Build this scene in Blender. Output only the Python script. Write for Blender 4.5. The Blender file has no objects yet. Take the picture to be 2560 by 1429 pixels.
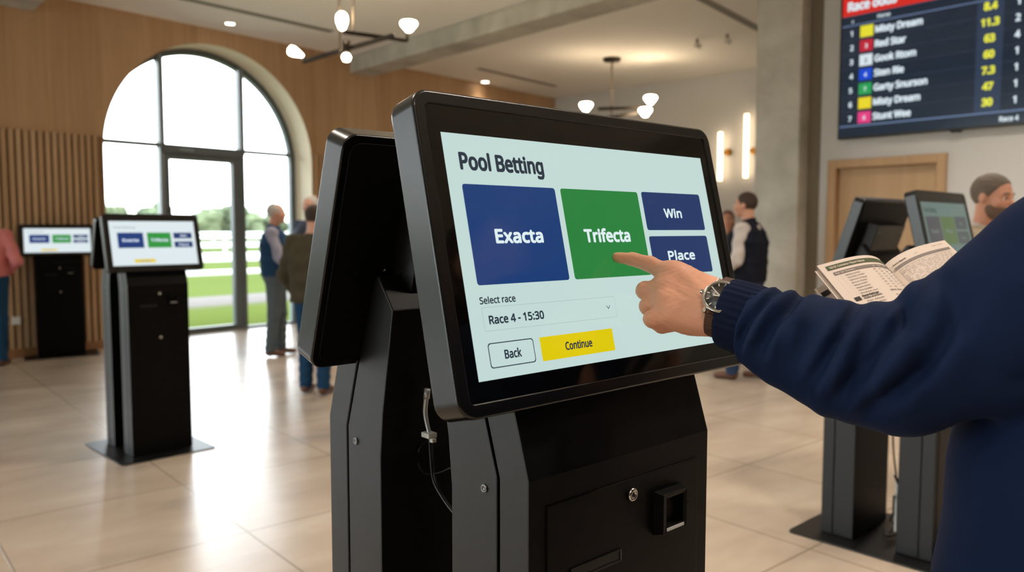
import bpy, math, random
import numpy as np
from mathutils import Vector, Matrix
random.seed(4); rng = np.random.default_rng(4)
C = bpy.context.scene.collection
sin, cos, pi, rad = math.sin, math.cos, math.pi, math.radians
CAM_H, FPX, HOR = 1.45, 2000.0, 572.0
PITCH = math.atan((714.5 - HOR) / FPX)

def at(px, py, Y):
    """point of the place seen at a pixel of the photo, at distance Y ahead of the viewpoint"""
    d = Vector((0, cos(PITCH), -sin(PITCH))) + Vector((1, 0, 0)) * ((px - 1280) / FPX) - Vector((0, sin(PITCH), cos(PITCH))) * ((py - 714.5) / FPX)
    return Vector((0, 0, CAM_H)) + d * (Y / d.y)

# ------------------------------------------------------------------ materials
MATS = {}
def srgb(c): return tuple((x / 12.92 if x <= .04045 else ((x + .055) / 1.055) ** 2.4) for x in (v / 255 for v in c))
def mat(name, col, rough=.6, metal=0., spec=.5, bump=0., bscale=40., vary=0., vscale=8., coat=0.):
    m = bpy.data.materials.new(name); m.use_nodes = True
    nt = m.node_tree; b = nt.nodes['Principled BSDF']
    c = srgb(col) + (1,)
    b.inputs['Base Color'].default_value = c
    b.inputs['Roughness'].default_value = rough
    b.inputs['Metallic'].default_value = metal
    b.inputs['Specular IOR Level'].default_value = spec
    b.inputs['Coat Weight'].default_value = coat
    if bump or vary:
        tc = nt.nodes.new('ShaderNodeTexCoord')
        nz = nt.nodes.new('ShaderNodeTexNoise'); nz.inputs['Scale'].default_value = vscale; nz.inputs['Detail'].default_value = 5
        nt.links.new(tc.outputs['Object'], nz.inputs['Vector'])
        if vary:
            mx = nt.nodes.new('ShaderNodeMix'); mx.data_type = 'RGBA'
            mx.inputs[6].default_value = tuple(v * (1 - vary) for v in c[:3]) + (1,)
            mx.inputs[7].default_value = tuple(min(1, v * (1 + vary)) for v in c[:3]) + (1,)
            nt.links.new(nz.outputs['Fac'], mx.inputs[0]); nt.links.new(mx.outputs[2], b.inputs['Base Color'])
        if bump:
            n2 = nt.nodes.new('ShaderNodeTexNoise'); n2.inputs['Scale'].default_value = bscale; n2.inputs['Detail'].default_value = 4
            nt.links.new(tc.outputs['Object'], n2.inputs['Vector'])
            bp = nt.nodes.new('ShaderNodeBump'); bp.inputs['Strength'].default_value = bump; bp.inputs['Distance'].default_value = .01
            nt.links.new(n2.outputs['Fac'], bp.inputs['Height']); nt.links.new(bp.outputs['Normal'], b.inputs['Normal'])
    MATS[name] = m
    return m
def emit(name, col, strength=1., rough=.12, spec=.5):
    m = mat(name, (0, 0, 0), rough, spec=spec); b = m.node_tree.nodes['Principled BSDF']
    b.inputs['Emission Color'].default_value = srgb(col) + (1,); b.inputs['Emission Strength'].default_value = strength
    return m
def lamp_mat(name, col, strength):
    m = bpy.data.materials.new(name); m.use_nodes = True; nt = m.node_tree; nt.nodes.clear()
    e = nt.nodes.new('ShaderNodeEmission'); o = nt.nodes.new('ShaderNodeOutputMaterial')
    e.inputs[0].default_value = srgb(col) + (1,); e.inputs[1].default_value = strength
    nt.links.new(e.outputs[0], o.inputs[0]); MATS[name] = m; return m

casing = mat('black_casing', (8, 8, 9), .27, spec=.5, bump=.02, bscale=900)
powder = mat('black_powder_coat', (9, 9, 10), .40, spec=.4, bump=.12, bscale=1200)
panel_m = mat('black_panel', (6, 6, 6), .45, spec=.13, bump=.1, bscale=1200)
glassblk = mat('black_glass', (5, 5, 5), .08, spec=.5)
darkvoid = mat('dark_plastic', (10, 10, 11), .5)
chrome = mat('chrome', (200, 196, 190), .22, metal=1)
steel = mat('brushed_steel', (120, 120, 122), .35, metal=1)
silver = mat('silver_sleeve', (190, 194, 196), .35, metal=.6)
whitep = mat('white_plastic', (225, 228, 226), .4)
cablem = mat('black_cable', (18, 18, 20), .35)
lens = mat('scanner_lens', (180, 182, 185), .15)

# ------------------------------------------------------------------ mesh helper
class MB:
    def __init__(s): s.v = []; s.f = []; s.mi = []; s.mats = []; s.sm = []
    def _m(s, m):
        if m not in s.mats: s.mats.append(m)
        return s.mats.index(m)
    def add(s, vs, fs, m, M=None, smooth=False):
        o = len(s.v)
        if M is not None: vs = [M @ Vector(v) for v in vs]
        s.v += [tuple(v) for v in vs]; s.f += [tuple(i + o for i in f) for f in fs]
        k = s._m(m); s.mi += [k] * len(fs); s.sm += [smooth] * len(fs); return s
    def box(s, a, b, m, M=None):
        x0, y0, z0 = a; x1, y1, z1 = b
        vs = [(x0,y0,z0),(x1,y0,z0),(x1,y1,z0),(x0,y1,z0),(x0,y0,z1),(x1,y0,z1),(x1,y1,z1),(x0,y1,z1)]
        return s.add(vs, [(0,3,2,1),(4,5,6,7),(0,1,5,4),(1,2,6,5),(2,3,7,6),(3,0,4,7)], m, M)
    def prism(s, prof, x0, x1, m, M=None):      # prof: (y,z) ring, extruded along x
        n = len(prof)
        vs = [(x0, y, z) for y, z in prof] + [(x1, y, z) for y, z in prof]
        fs = [tuple(range(n)), tuple(range(2 * n - 1, n - 1, -1))] + [(i, i + n, (i + 1) % n + n, (i + 1) % n) for i in range(n)]
        return s.add(vs, fs, m, M)
    def loft(s, rings, m, cap=(True, True), smooth=False, M=None, closed=True):
        n = len(rings[0]); vs = [p for r in rings for p in r]; fs = []
        for k in range(len(rings) - 1):
            for i in range(n if closed else n - 1):
                j = (i + 1) % n; fs.append((k*n+i, k*n+j, (k+1)*n+j, (k+1)*n+i))
        if cap[0]: fs.append(tuple(range(n - 1, -1, -1)))
        if cap[1]: fs.append(tuple(range((len(rings)-1)*n, len(rings)*n)))
        return s.add(vs, fs, m, M, smooth)
    def cyl(s, a, b, r, m, n=20, r2=None, smooth=True, cap=(True, True)):
        a = Vector(a); b = Vector(b); d = (b - a).normalized()
        u = d.orthogonal().normalized(); w = d.cross(u)
        R = [[p + (u * cos(2*pi*i/n) + w * sin(2*pi*i/n)) * rr for i in range(n)] for p, rr in ((a, r), (b, r if r2 is None else r2))]
        return s.loft(R, m, cap, smooth)
    def tube(s, pts, r, m, n=10, cyc=False):
        P = [Vector(p) for p in pts]
        Q = []
        for i in range(len(P) - 1):             # catmull-rom
            p0 = P[max(i-1, 0)]; p1 = P[i]; p2 = P[i+1]; p3 = P[min(i+2, len(P)-1)]
            for k in range(6):
                t = k / 6
                Q.append(.5 * ((2*p1) + (p2-p0)*t + (2*p0-5*p1+4*p2-p3)*t*t + (3*p1-p0-3*p2+p3)*t**3))
        Q.append(P[-1]); rings = []; u = None
        for i, q in enumerate(Q):
            d = (Q[min(i+1, len(Q)-1)] - Q[max(i-1, 0)]).normalized()
            u = (d.orthogonal() if u is None else (u - d * u.dot(d))).normalized(); w = d.cross(u)
            rr = r(i / (len(Q)-1)) if callable(r) else r
            rings.append([q + (u * cos(2*pi*k/n) + w * sin(2*pi*k/n)) * rr for k in range(n)])
        return s.loft(rings, m, (True, True), True)
    def lathe(s, prof, m, n=28, M=None, smooth=True):   # prof: (r,z)
        rings = [[(max(r, 1e-5) * cos(2*pi*i/n), max(r, 1e-5) * sin(2*pi*i/n), z) for i in range(n)] for r, z in prof]
        return s.loft(rings, m, (True, True), smooth, M)
    def build(s, name, parent=None, bevel=0, loc=None, rot=None, seg=2, auto=True):
        me = bpy.data.meshes.new(name); me.from_pydata(s.v, [], s.f); me.update()
        for m in s.mats: me.materials.append(m)
        me.polygons.foreach_set('material_index', s.mi); me.polygons.foreach_set('use_smooth', s.sm)
        o = bpy.data.objects.new(name, me); C.objects.link(o)
        if parent: o.parent = parent
        if loc is not None: o.location = loc
        if rot is not None: o.rotation_euler = rot
        if bevel:
            bv = o.modifiers.new('bevel', 'BEVEL'); bv.width = bevel; bv.segments = seg; bv.limit_method = 'ANGLE'; bv.angle_limit = rad(25)
            bv.harden_normals = False
        return o
def tag(o, label=None, cat=None, group=None, kind=None):
    if label: o['label'] = label
    if cat: o['category'] = cat
    if group: o['group'] = group
    if kind: o['kind'] = kind
    return o
def thing(name, label, cat, loc=(0,0,0), rz=0, group=None):
    o = bpy.data.objects.new(name, None); C.objects.link(o); o.empty_display_size = .1
    o.location = loc; o.rotation_euler = (0, 0, rz); return tag(o, label, cat, group)
def struct(o): o['kind'] = 'structure'; return o
def copy_tree(o, parent=None):
    c = o.copy(); C.objects.link(c); c.parent = parent
    for ch in list(o.children): copy_tree(ch, c)
    return c

# ------------------------------------------------------------------ lettering
FONT = None
try:
    FONT = bpy.data.fonts.load(bpy.utils.system_resource('DATAFILES') + '/fonts/NotoSansHebrew-Regular.woff2')
except Exception:
    FONT = None
_tc = {}
def glyphs(s):
    if s in _tc: return _tc[s]
    cu = bpy.data.curves.new('t', 'FONT'); cu.body = s; cu.size = 1; cu.resolution_u = 4
    if FONT: cu.font = FONT
    o = bpy.data.objects.new('t', cu); C.objects.link(o); bpy.context.view_layer.update()
    me = bpy.data.meshes.new_from_object(o, depsgraph=bpy.context.evaluated_depsgraph_get())
    vs = [(v.co.x, v.co.y) for v in me.vertices]; fs = [tuple(p.vertices) for p in me.polygons]
    bpy.data.objects.remove(o); bpy.data.curves.remove(cu); bpy.data.meshes.remove(me)
    x0 = min(v[0] for v in vs); x1 = max(v[0] for v in vs)
    _tc[s] = ([(x - x0, y) for x, y in vs], fs, x1 - x0); return _tc[s]
CAP = .714
def text(mb, s, m, fn, x, y, cap, width=None, bold=0., anchor='l'):
    """letters with baseline at (x, y); fn maps flat (x, y) to a point; bold thickens the strokes"""
    vs, fs, w = glyphs(s); sy = cap / CAP; sx = (width / w) if width else sy * .88
    if anchor == 'c': x -= w * sx / 2
    if anchor == 'r': x -= w * sx
    b = bold * cap
    offs = [(0, 0)] if not b else [(b * cos(k * pi / 3), b * sin(k * pi / 3)) for k in range(6)] + [(0, 0)]
    for k, (dx, dy) in enumerate(offs):
        mb.add([fn(x + vx * sx + dx, y + vy * sy + dy, k) for vx, vy in vs], fs, m)

# ------------------------------------------------------------------ implicit surfaces
class Field:
    """smooth union of round cones and ellipsoids on a grid, turned into one closed surface"""
    def __init__(s, lo, hi, h):
        s.lo = np.array(lo, float); s.h = h
        s.n = np.ceil((np.array(hi, float) - s.lo) / h).astype(int) + 1
        s.F = np.full(s.n, .08, np.float32)
    def sub(s, lo, hi):
        a = np.clip(np.floor((np.array(lo) - s.lo) / s.h).astype(int), 0, s.n); b = np.clip(np.ceil((np.array(hi) - s.lo) / s.h).astype(int) + 1, 0, s.n)
        if (b <= a).any(): return None
        g = [s.lo[i] + s.h * np.arange(a[i], b[i]) for i in range(3)]
        X, Y, Z = np.meshgrid(*g, indexing='ij'); return (slice(a[0], b[0]), slice(a[1], b[1]), slice(a[2], b[2])), np.stack([X, Y, Z], -1).astype(np.float32)
    def comb(s, sl, d, k, op):
        F = s.F[sl]
        if op == '+':
            h = np.clip(.5 + .5 * (F - d) / k, 0, 1); s.F[sl] = F * (1 - h) + d * h - k * h * (1 - h)
        else:                                    # carve
            h = np.clip(.5 - .5 * (F + d) / k, 0, 1); s.F[sl] = F * (1 - h) - d * h + k * h * (1 - h)
    def cone(s, a, b, ra, rb=None, k=.02, op='+', flat=None):
        rb = ra if rb is None else rb; a = np.array(a, float); b = np.array(b, float); m = max(ra, rb) + k + 3 * s.h + .02
        q = s.sub(np.minimum(a, b) - m, np.maximum(a, b) + m)
        if q is None: return s
        sl, P = q; ab = b - a; t = np.clip(((P - a) @ ab) / max(ab @ ab, 1e-12), 0, 1)
        D = P - a - t[..., None] * ab
        if flat is not None:                     # flat=(direction, factor): thinner along direction
            nd = np.array(flat[0], float); nd /= np.linalg.norm(nd); c = D @ nd
            D = D + (c * (1 / flat[1] - 1))[..., None] * nd
        d = np.sqrt((D ** 2).sum(-1)) - (ra + (rb - ra) * t)
        if flat is not None: d = d * (.5 + .5 * flat[1])
        s.comb(sl, d.astype(np.float32), k, op); return s
    def path(s, pts, rs, k=.02, **kw):
        for i in range(len(pts) - 1): s.cone(pts[i], pts[i+1], rs[i], rs[i+1], k, **kw)
        return s
    def ell(s, c, r, k=.02, op='+', R=None):
        c = np.array(c, float); r = np.array(r, float); m = r.max() + k + 3 * s.h + .02
        q = s.sub(c - m, c + m)
        if q is None: return s
        sl, P = q; D = P - c
        if R is not None: D = D @ np.array(R)
        k0 = np.sqrt(((D / r) ** 2).sum(-1)); k1 = np.sqrt(((D / r ** 2) ** 2).sum(-1)) + 1e-9
        s.comb(sl, (k0 * (k0 - 1) / k1).astype(np.float32), k, op); return s
    def plane(s, p, nrm, k=.004):                # keep the side the normal points away from
        nrm = np.array(nrm, float); nrm /= np.linalg.norm(nrm)
        sl, P = s.sub(s.lo - 1, s.lo + s.h * s.n + 1); d = ((P - np.array(p, float)) @ nrm).astype(np.float32)
        h = np.clip(.5 - .5 * (s.F - d) / k, 0, 1); s.F = (s.F * (1 - h) + d * h + k * h * (1 - h)).astype(np.float32); return s
    def warp(s, fn, lo=None, hi=None):
        sl, P = s.sub(s.lo - 1 if lo is None else lo, s.lo + s.h * s.n + 1 if hi is None else hi); s.F[sl] += fn(P).astype(np.float32); return s
    def mesh(s, name, material, parent=None, relax=1, tri_mats=None):
        F = s.F.copy(); F[0] = F[-1] = .05; F[:, 0] = F[:, -1] = .05; F[:, :, 0] = F[:, :, -1] = .05
        nx, ny, nz = F.shape; S = F < 0
        cnt = np.zeros((nx-1, ny-1, nz-1), np.int8); acc = np.zeros((nx-1, ny-1, nz-1, 3), np.float32)
        for ax in range(3):
            for u in (0, 1):
                for v in (0, 1):
                    o = [0, 0, 0]; ot = [i for i in range(3) if i != ax]; o[ot[0]] = u; o[ot[1]] = v
                    def sl(extra):
                        r = []
                        for i in range(3):
                            e = o[i] + (extra if i == ax else 0); r.append(slice(e, e + F.shape[i] - 1))
                        return tuple(r)
                    A = F[sl(0)]; B = F[sl(1)]; m = (A < 0) != (B < 0)
                    t = A[m] / (A[m] - B[m]); cnt[m] += 1; p = np.zeros((len(t), 3), np.float32)
                    p[:, ax] = t; p[:, ot[0]] = u; p[:, ot[1]] = v; acc[m] += p
        M = cnt > 0; idx = np.full(M.shape, -1, np.int64); idx[M] = np.arange(M.sum())
        V = (np.argwhere(M) + acc[M] / cnt[M][:, None]) * s.h + s.lo
        Q = []
        for ax in range(3):
            b, c = [i for i in range(3) if i != ax]
            A = S.take(range(F.shape[ax]-1), ax); B = S.take(range(1, F.shape[ax]), ax)
            E = np.argwhere(A != B); E = E[(E[:, b] > 0) & (E[:, c] > 0) & (E[:, b] < F.shape[b]-1) & (E[:, c] < F.shape[c]-1)]
            ins = A[tuple(E.T)]
            def g(db, dc):
                K = E.copy(); K[:, b] -= db; K[:, c] -= dc; return idx[tuple(K.T)]
            q = np.stack([g(1, 1), g(0, 1), g(0, 0), g(1, 0)], 1)
            fl = ins if ax != 1 else ~ins
            q[~fl] = q[~fl][:, ::-1]; Q.append(q)
        Q = np.concatenate(Q)
        for _ in range(relax):                   # light smoothing
            e = np.concatenate([Q[:, [0, 1]], Q[:, [1, 2]], Q[:, [2, 3]], Q[:, [3, 0]]]); W = np.zeros_like(V); n = np.zeros(len(V))
            for col in range(3): W[:, col] = np.bincount(e[:, 0], V[e[:, 1], col], len(V)) + np.bincount(e[:, 1], V[e[:, 0], col], len(V))
            n = np.bincount(e[:, 0], minlength=len(V)) + np.bincount(e[:, 1], minlength=len(V))
            V = V * .4 + .6 * W / np.maximum(n, 1)[:, None]
        me = bpy.data.meshes.new(name)
        me.vertices.add(len(V)); me.vertices.foreach_set('co', V.astype(np.float32).ravel())
        me.loops.add(Q.size); me.loops.foreach_set('vertex_index', Q.astype(np.int32).ravel())
        me.polygons.add(len(Q)); me.polygons.foreach_set('loop_start', np.arange(0, Q.size, 4, dtype=np.int32)); me.polygons.foreach_set('loop_total', np.full(len(Q), 4, np.int32))
        me.polygons.foreach_set('use_smooth', np.ones(len(Q), bool)); me.update(calc_edges=True); me.validate()
        for m in (material if isinstance(material, list) else [material]): me.materials.append(m)
        o = bpy.data.objects.new(name, me); C.objects.link(o)
        if parent: o.parent = parent
        return o

# ------------------------------------------------------------------ the room
CEIL = 4.11
def node_mat(name):
    m = bpy.data.materials.new(name); m.use_nodes = True; nt = m.node_tree; return m, nt, nt.nodes['Principled BSDF']
def N(nt, t, **kw):
    n = nt.nodes.new(t)
    for k, v in kw.items():
        if k in n.inputs: n.inputs[k].default_value = v
        else: setattr(n, k, v)
    return n
def ramp(nt, stops):
    r = nt.nodes.new('ShaderNodeValToRGB'); el = r.color_ramp.elements
    el[0].position = stops[0][0]; el[0].color = srgb(stops[0][1]) + (1,)
    el[1].position = stops[-1][0]; el[1].color = srgb(stops[-1][1]) + (1,)
    for p, c in stops[1:-1]: e = el.new(p); e.color = srgb(c) + (1,)
    return r
# floor tiles
fm, nt, b = node_mat('stone_tiles')
tc = N(nt, 'ShaderNodeTexCoord')
br = N(nt, 'ShaderNodeTexBrick', Scale=1.0); br.offset = 0; br.squash = 1
for k, v in (('Brick Width', .93), ('Row Height', .93), ('Mortar Size', .0055), ('Mortar Smooth', .2), ('Bias', 0.)): br.inputs[k].default_value = v
br.inputs['Color1'].default_value = (.96, .96, .96, 1); br.inputs['Color2'].default_value = (1, 1, 1, 1); br.inputs['Mortar'].default_value = (.55, .53, .5, 1)
nt.links.new(tc.outputs['Object'], br.inputs['Vector'])
mp = N(nt, 'ShaderNodeMapping'); mp.inputs['Scale'].default_value = (.7, 1.6, 1); nt.links.new(tc.outputs['Object'], mp.inputs['Vector'])
nz = N(nt, 'ShaderNodeTexNoise', Scale=1.6, Detail=7., Roughness=.55, Distortion=.3); nt.links.new(mp.outputs[0], nz.inputs['Vector'])
rp = ramp(nt, [(.28, (152, 142, 131)), (.42, (173, 158, 143)), (.58, (183, 169, 153)), (.75, (195, 184, 170))]); nt.links.new(nz.outputs['Fac'], rp.inputs[0])
mx = N(nt, 'ShaderNodeMix'); mx.data_type = 'RGBA'; mx.blend_type = 'MULTIPLY'; mx.inputs[0].default_value = 1
nt.links.new(rp.outputs[0], mx.inputs[6]); nt.links.new(br.outputs['Color'], mx.inputs[7]); nt.links.new(mx.outputs[2], b.inputs['Base Color'])
rr = N(nt, 'ShaderNodeMapRange'); rr.inputs['To Min'].default_value = .23; rr.inputs['To Max'].default_value = .29
nt.links.new(nz.outputs['Fac'], rr.inputs['Value']); nt.links.new(rr.outputs[0], b.inputs['Roughness'])
b.inputs['Specular IOR Level'].default_value = .6
bp = N(nt, 'ShaderNodeBump', Strength=.35, Distance=.004); nt.links.new(br.outputs['Fac'], bp.inputs['Height']); bp.invert = True; nt.links.new(bp.outputs[0], b.inputs['Normal'])
# wood veneer, grain along z
def wood(name, cols, sc=1., rough=.5, board=.62):
    m, nt, b = node_mat(name); tc = N(nt, 'ShaderNodeTexCoord')
    mp = N(nt, 'ShaderNodeMapping'); mp.inputs['Scale'].default_value = (22 * sc, 22 * sc, .8 * sc); nt.links.new(tc.outputs['Object'], mp.inputs['Vector'])
    nz = N(nt, 'ShaderNodeTexNoise', Scale=1., Detail=6., Roughness=.6, Distortion=.4); nt.links.new(mp.outputs[0], nz.inputs['Vector'])
    m2 = N(nt, 'ShaderNodeMapping'); m2.inputs['Scale'].default_value = (3.2, 3.2, .12); nt.links.new(tc.outputs['Object'], m2.inputs['Vector'])
    n2 = N(nt, 'ShaderNodeTexNoise', Scale=1., Detail=2.); nt.links.new(m2.outputs[0], n2.inputs['Vector'])
    sp = N(nt, 'ShaderNodeSeparateXYZ'); nt.links.new(tc.outputs['Object'], sp.inputs[0])
    dv = N(nt, 'ShaderNodeMath', operation='DIVIDE'); dv.inputs[1].default_value = board; nt.links.new(sp.outputs[0], dv.inputs[0])
    fl = N(nt, 'ShaderNodeMath', operation='FLOOR'); nt.links.new(dv.outputs[0], fl.inputs[0])
    wn = N(nt, 'ShaderNodeTexWhiteNoise'); wn.noise_dimensions = '1D'; nt.links.new(fl.outputs[0], wn.inputs['W'])
    a1 = N(nt, 'ShaderNodeMath', operation='MULTIPLY_ADD'); a1.inputs[1].default_value = .5; nt.links.new(nz.outputs['Fac'], a1.inputs[0])
    a0 = N(nt, 'ShaderNodeMath', operation='MULTIPLY'); a0.inputs[1].default_value = .35; nt.links.new(n2.outputs['Fac'], a0.inputs[0]); nt.links.new(a0.outputs[0], a1.inputs[2])
    a2 = N(nt, 'ShaderNodeMath', operation='MULTIPLY_ADD'); a2.inputs[1].default_value = .16; nt.links.new(wn.outputs[0], a2.inputs[0]); nt.links.new(a1.outputs[0], a2.inputs[2])
    rp = ramp(nt, [(.25, cols[0]), (.5, cols[1]), (.75, cols[2])]); nt.links.new(a2.outputs[0], rp.inputs[0]); nt.links.new(rp.outputs[0], b.inputs['Base Color'])
    b.inputs['Roughness'].default_value = rough; b.inputs['Specular IOR Level'].default_value = .35
    MATS[name] = m; return m
woodm = wood('oak_veneer', [(166, 130, 94), (188, 153, 116), (204, 172, 136)])
slatm = wood('oak_slats', [(166, 132, 96), (190, 158, 122), (208, 178, 144)], board=.075)
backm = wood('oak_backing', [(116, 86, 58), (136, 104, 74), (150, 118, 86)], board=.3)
doorwood = wood('door_oak', [(168, 138, 104), (186, 156, 120), (198, 168, 134)], sc=.7, board=5)
doorframewood = wood('door_frame_oak', [(164, 132, 98), (182, 150, 114), (194, 162, 126)], sc=.7, board=5)
def concrete(name, cols):
    m, nt, b = node_mat(name); tc = N(nt, 'ShaderNodeTexCoord')
    nz = N(nt, 'ShaderNodeTexNoise', Scale=1.7, Detail=8., Roughness=.62, Distortion=.5); nt.links.new(tc.outputs['Object'], nz.inputs['Vector'])
    rp = ramp(nt, [(.32, cols[0]), (.5, cols[1]), (.68, cols[2])]); nt.links.new(nz.outputs['Fac'], rp.inputs[0]); nt.links.new(rp.outputs[0], b.inputs['Base Color'])
    b.inputs['Roughness'].default_value = .8
    n2 = N(nt, 'ShaderNodeTexNoise', Scale=25., Detail=5.); nt.links.new(tc.outputs['Object'], n2.inputs['Vector'])
    bp = N(nt, 'ShaderNodeBump', Strength=.15, Distance=.01); nt.links.new(n2.outputs['Fac'], bp.inputs['Height']); nt.links.new(bp.outputs[0], b.inputs['Normal'])
    MATS[name] = m; return m
conc = concrete('concrete', [(164, 162, 152), (186, 184, 174), (202, 200, 190)])
plaster = mat('plaster_grey', (202, 203, 202), .85, bump=.05, bscale=60, vary=.04, vscale=1.2)
ceilm = mat('ceiling_white', (246, 245, 241), .9)
revealm = mat('reveal_plaster', (250, 240, 214), .8, vary=.03)
alum = mat('window_aluminium', (92, 100, 102), .4, spec=.5)
alum2 = mat('mullion_aluminium', (128, 140, 148), .35, spec=.6)
skirt = mat('skirting', (150, 108, 70), .6)

t1 = rad(90 - 49.5)
floor_at = Vector((.8516 - 2.829, .7274 + 2.416, 0))

# wood wall with arched openings: local x along the wall, y outward, z up
E1 = Vector((.6494, .7604, 0)); NO = Vector((-.7604, .6494, 0)); W0 = Vector((-4.942, 9.777, 0))
WRZ = math.atan2(E1.y, E1.x)
R, SPR, DEP = 1.5, 2.4, .45
XL, XR = -13., 9.3
archs = [(0., 3.), (-6.4, -3.4), (-11.2, -8.2)]
def arch_pts(x0, x1, n=40, r=None, z0=0.):
    c = (x0 + x1) / 2; r = r or (x1 - x0) / 2
    return [(c - r, z0)] + [(c - r * cos(pi * i / n), SPR + r * sin(pi * i / n)) for i in range(n + 1)] + [(c + r, z0)]
wall = MB()
edges = sorted(archs); cur = XL
for (a0, a1) in edges:
    wall.add([(cur, 0, 0), (a0, 0, 0), (a0, 0, CEIL), (cur, 0, CEIL)], [(0, 1, 2, 3)], woodm)
    P = arch_pts(a0, a1)[1:-1]
    for (xa, za), (xb, zb) in zip(P[:-1], P[1:]): wall.add([(xa, 0, za), (xb, 0, zb), (xb, 0, CEIL), (xa, 0, CEIL)], [(0, 1, 2, 3)], woodm)
    Q = arch_pts(a0, a1); n = len(Q)
    wall.add([(x, 0, z) for x, z in Q] + [(x, DEP + .12, z) for x, z in Q], [(i, i + 1, i + 1 + n, i + n) for i in range(n - 1)], revealm, smooth=True)
    # outer face
    for (xa, za), (xb, zb) in zip(P[:-1], P[1:]): wall.add([(xa, DEP + .12, za), (xb, DEP + .12, zb), (xb, DEP + .12, CEIL), (xa, DEP + .12, CEIL)], [(3, 2, 1, 0)], plaster)
    cur = a1
wall.add([(cur, 0, 0), (XR, 0, 0), (XR, 0, CEIL), (cur, 0, CEIL)], [(0, 1, 2, 3)], woodm)
for a, b_ in ((XL, -11.2), (-8.2, -6.4), (-3.4, 0), (3, XR)): wall.add([(a, DEP + .12, 0), (b_, DEP + .12, 0), (b_, DEP + .12, CEIL), (a, DEP + .12, CEIL)], [(3, 2, 1, 0)], plaster)
w = wall.build('wall_left', loc=W0, rot=(0, 0, WRZ)); struct(w)
# ribbed lower panelling and its skirting
for k, (a, b_) in enumerate(((-3.36, -.02), (3.04, XR - .02), (-8.15, -6.45))):
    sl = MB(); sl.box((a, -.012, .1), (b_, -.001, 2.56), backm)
    x = a
    while x + .045 < b_: sl.box((x, -.042, .1), (x + .045, -.012, 2.56), slatm); x += .075
    s_ = sl.build('trim_%d' % (k + 1), loc=W0, rot=(0, 0, WRZ)); struct(s_)
    bs = MB().box((a, -.05, 0), (b_, -.001, .1), skirt).build('baseboard_left' if k == 0 else 'baseboard_left_%d' % (k + 1), loc=W0, rot=(0, 0, WRZ)); struct(bs)

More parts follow.
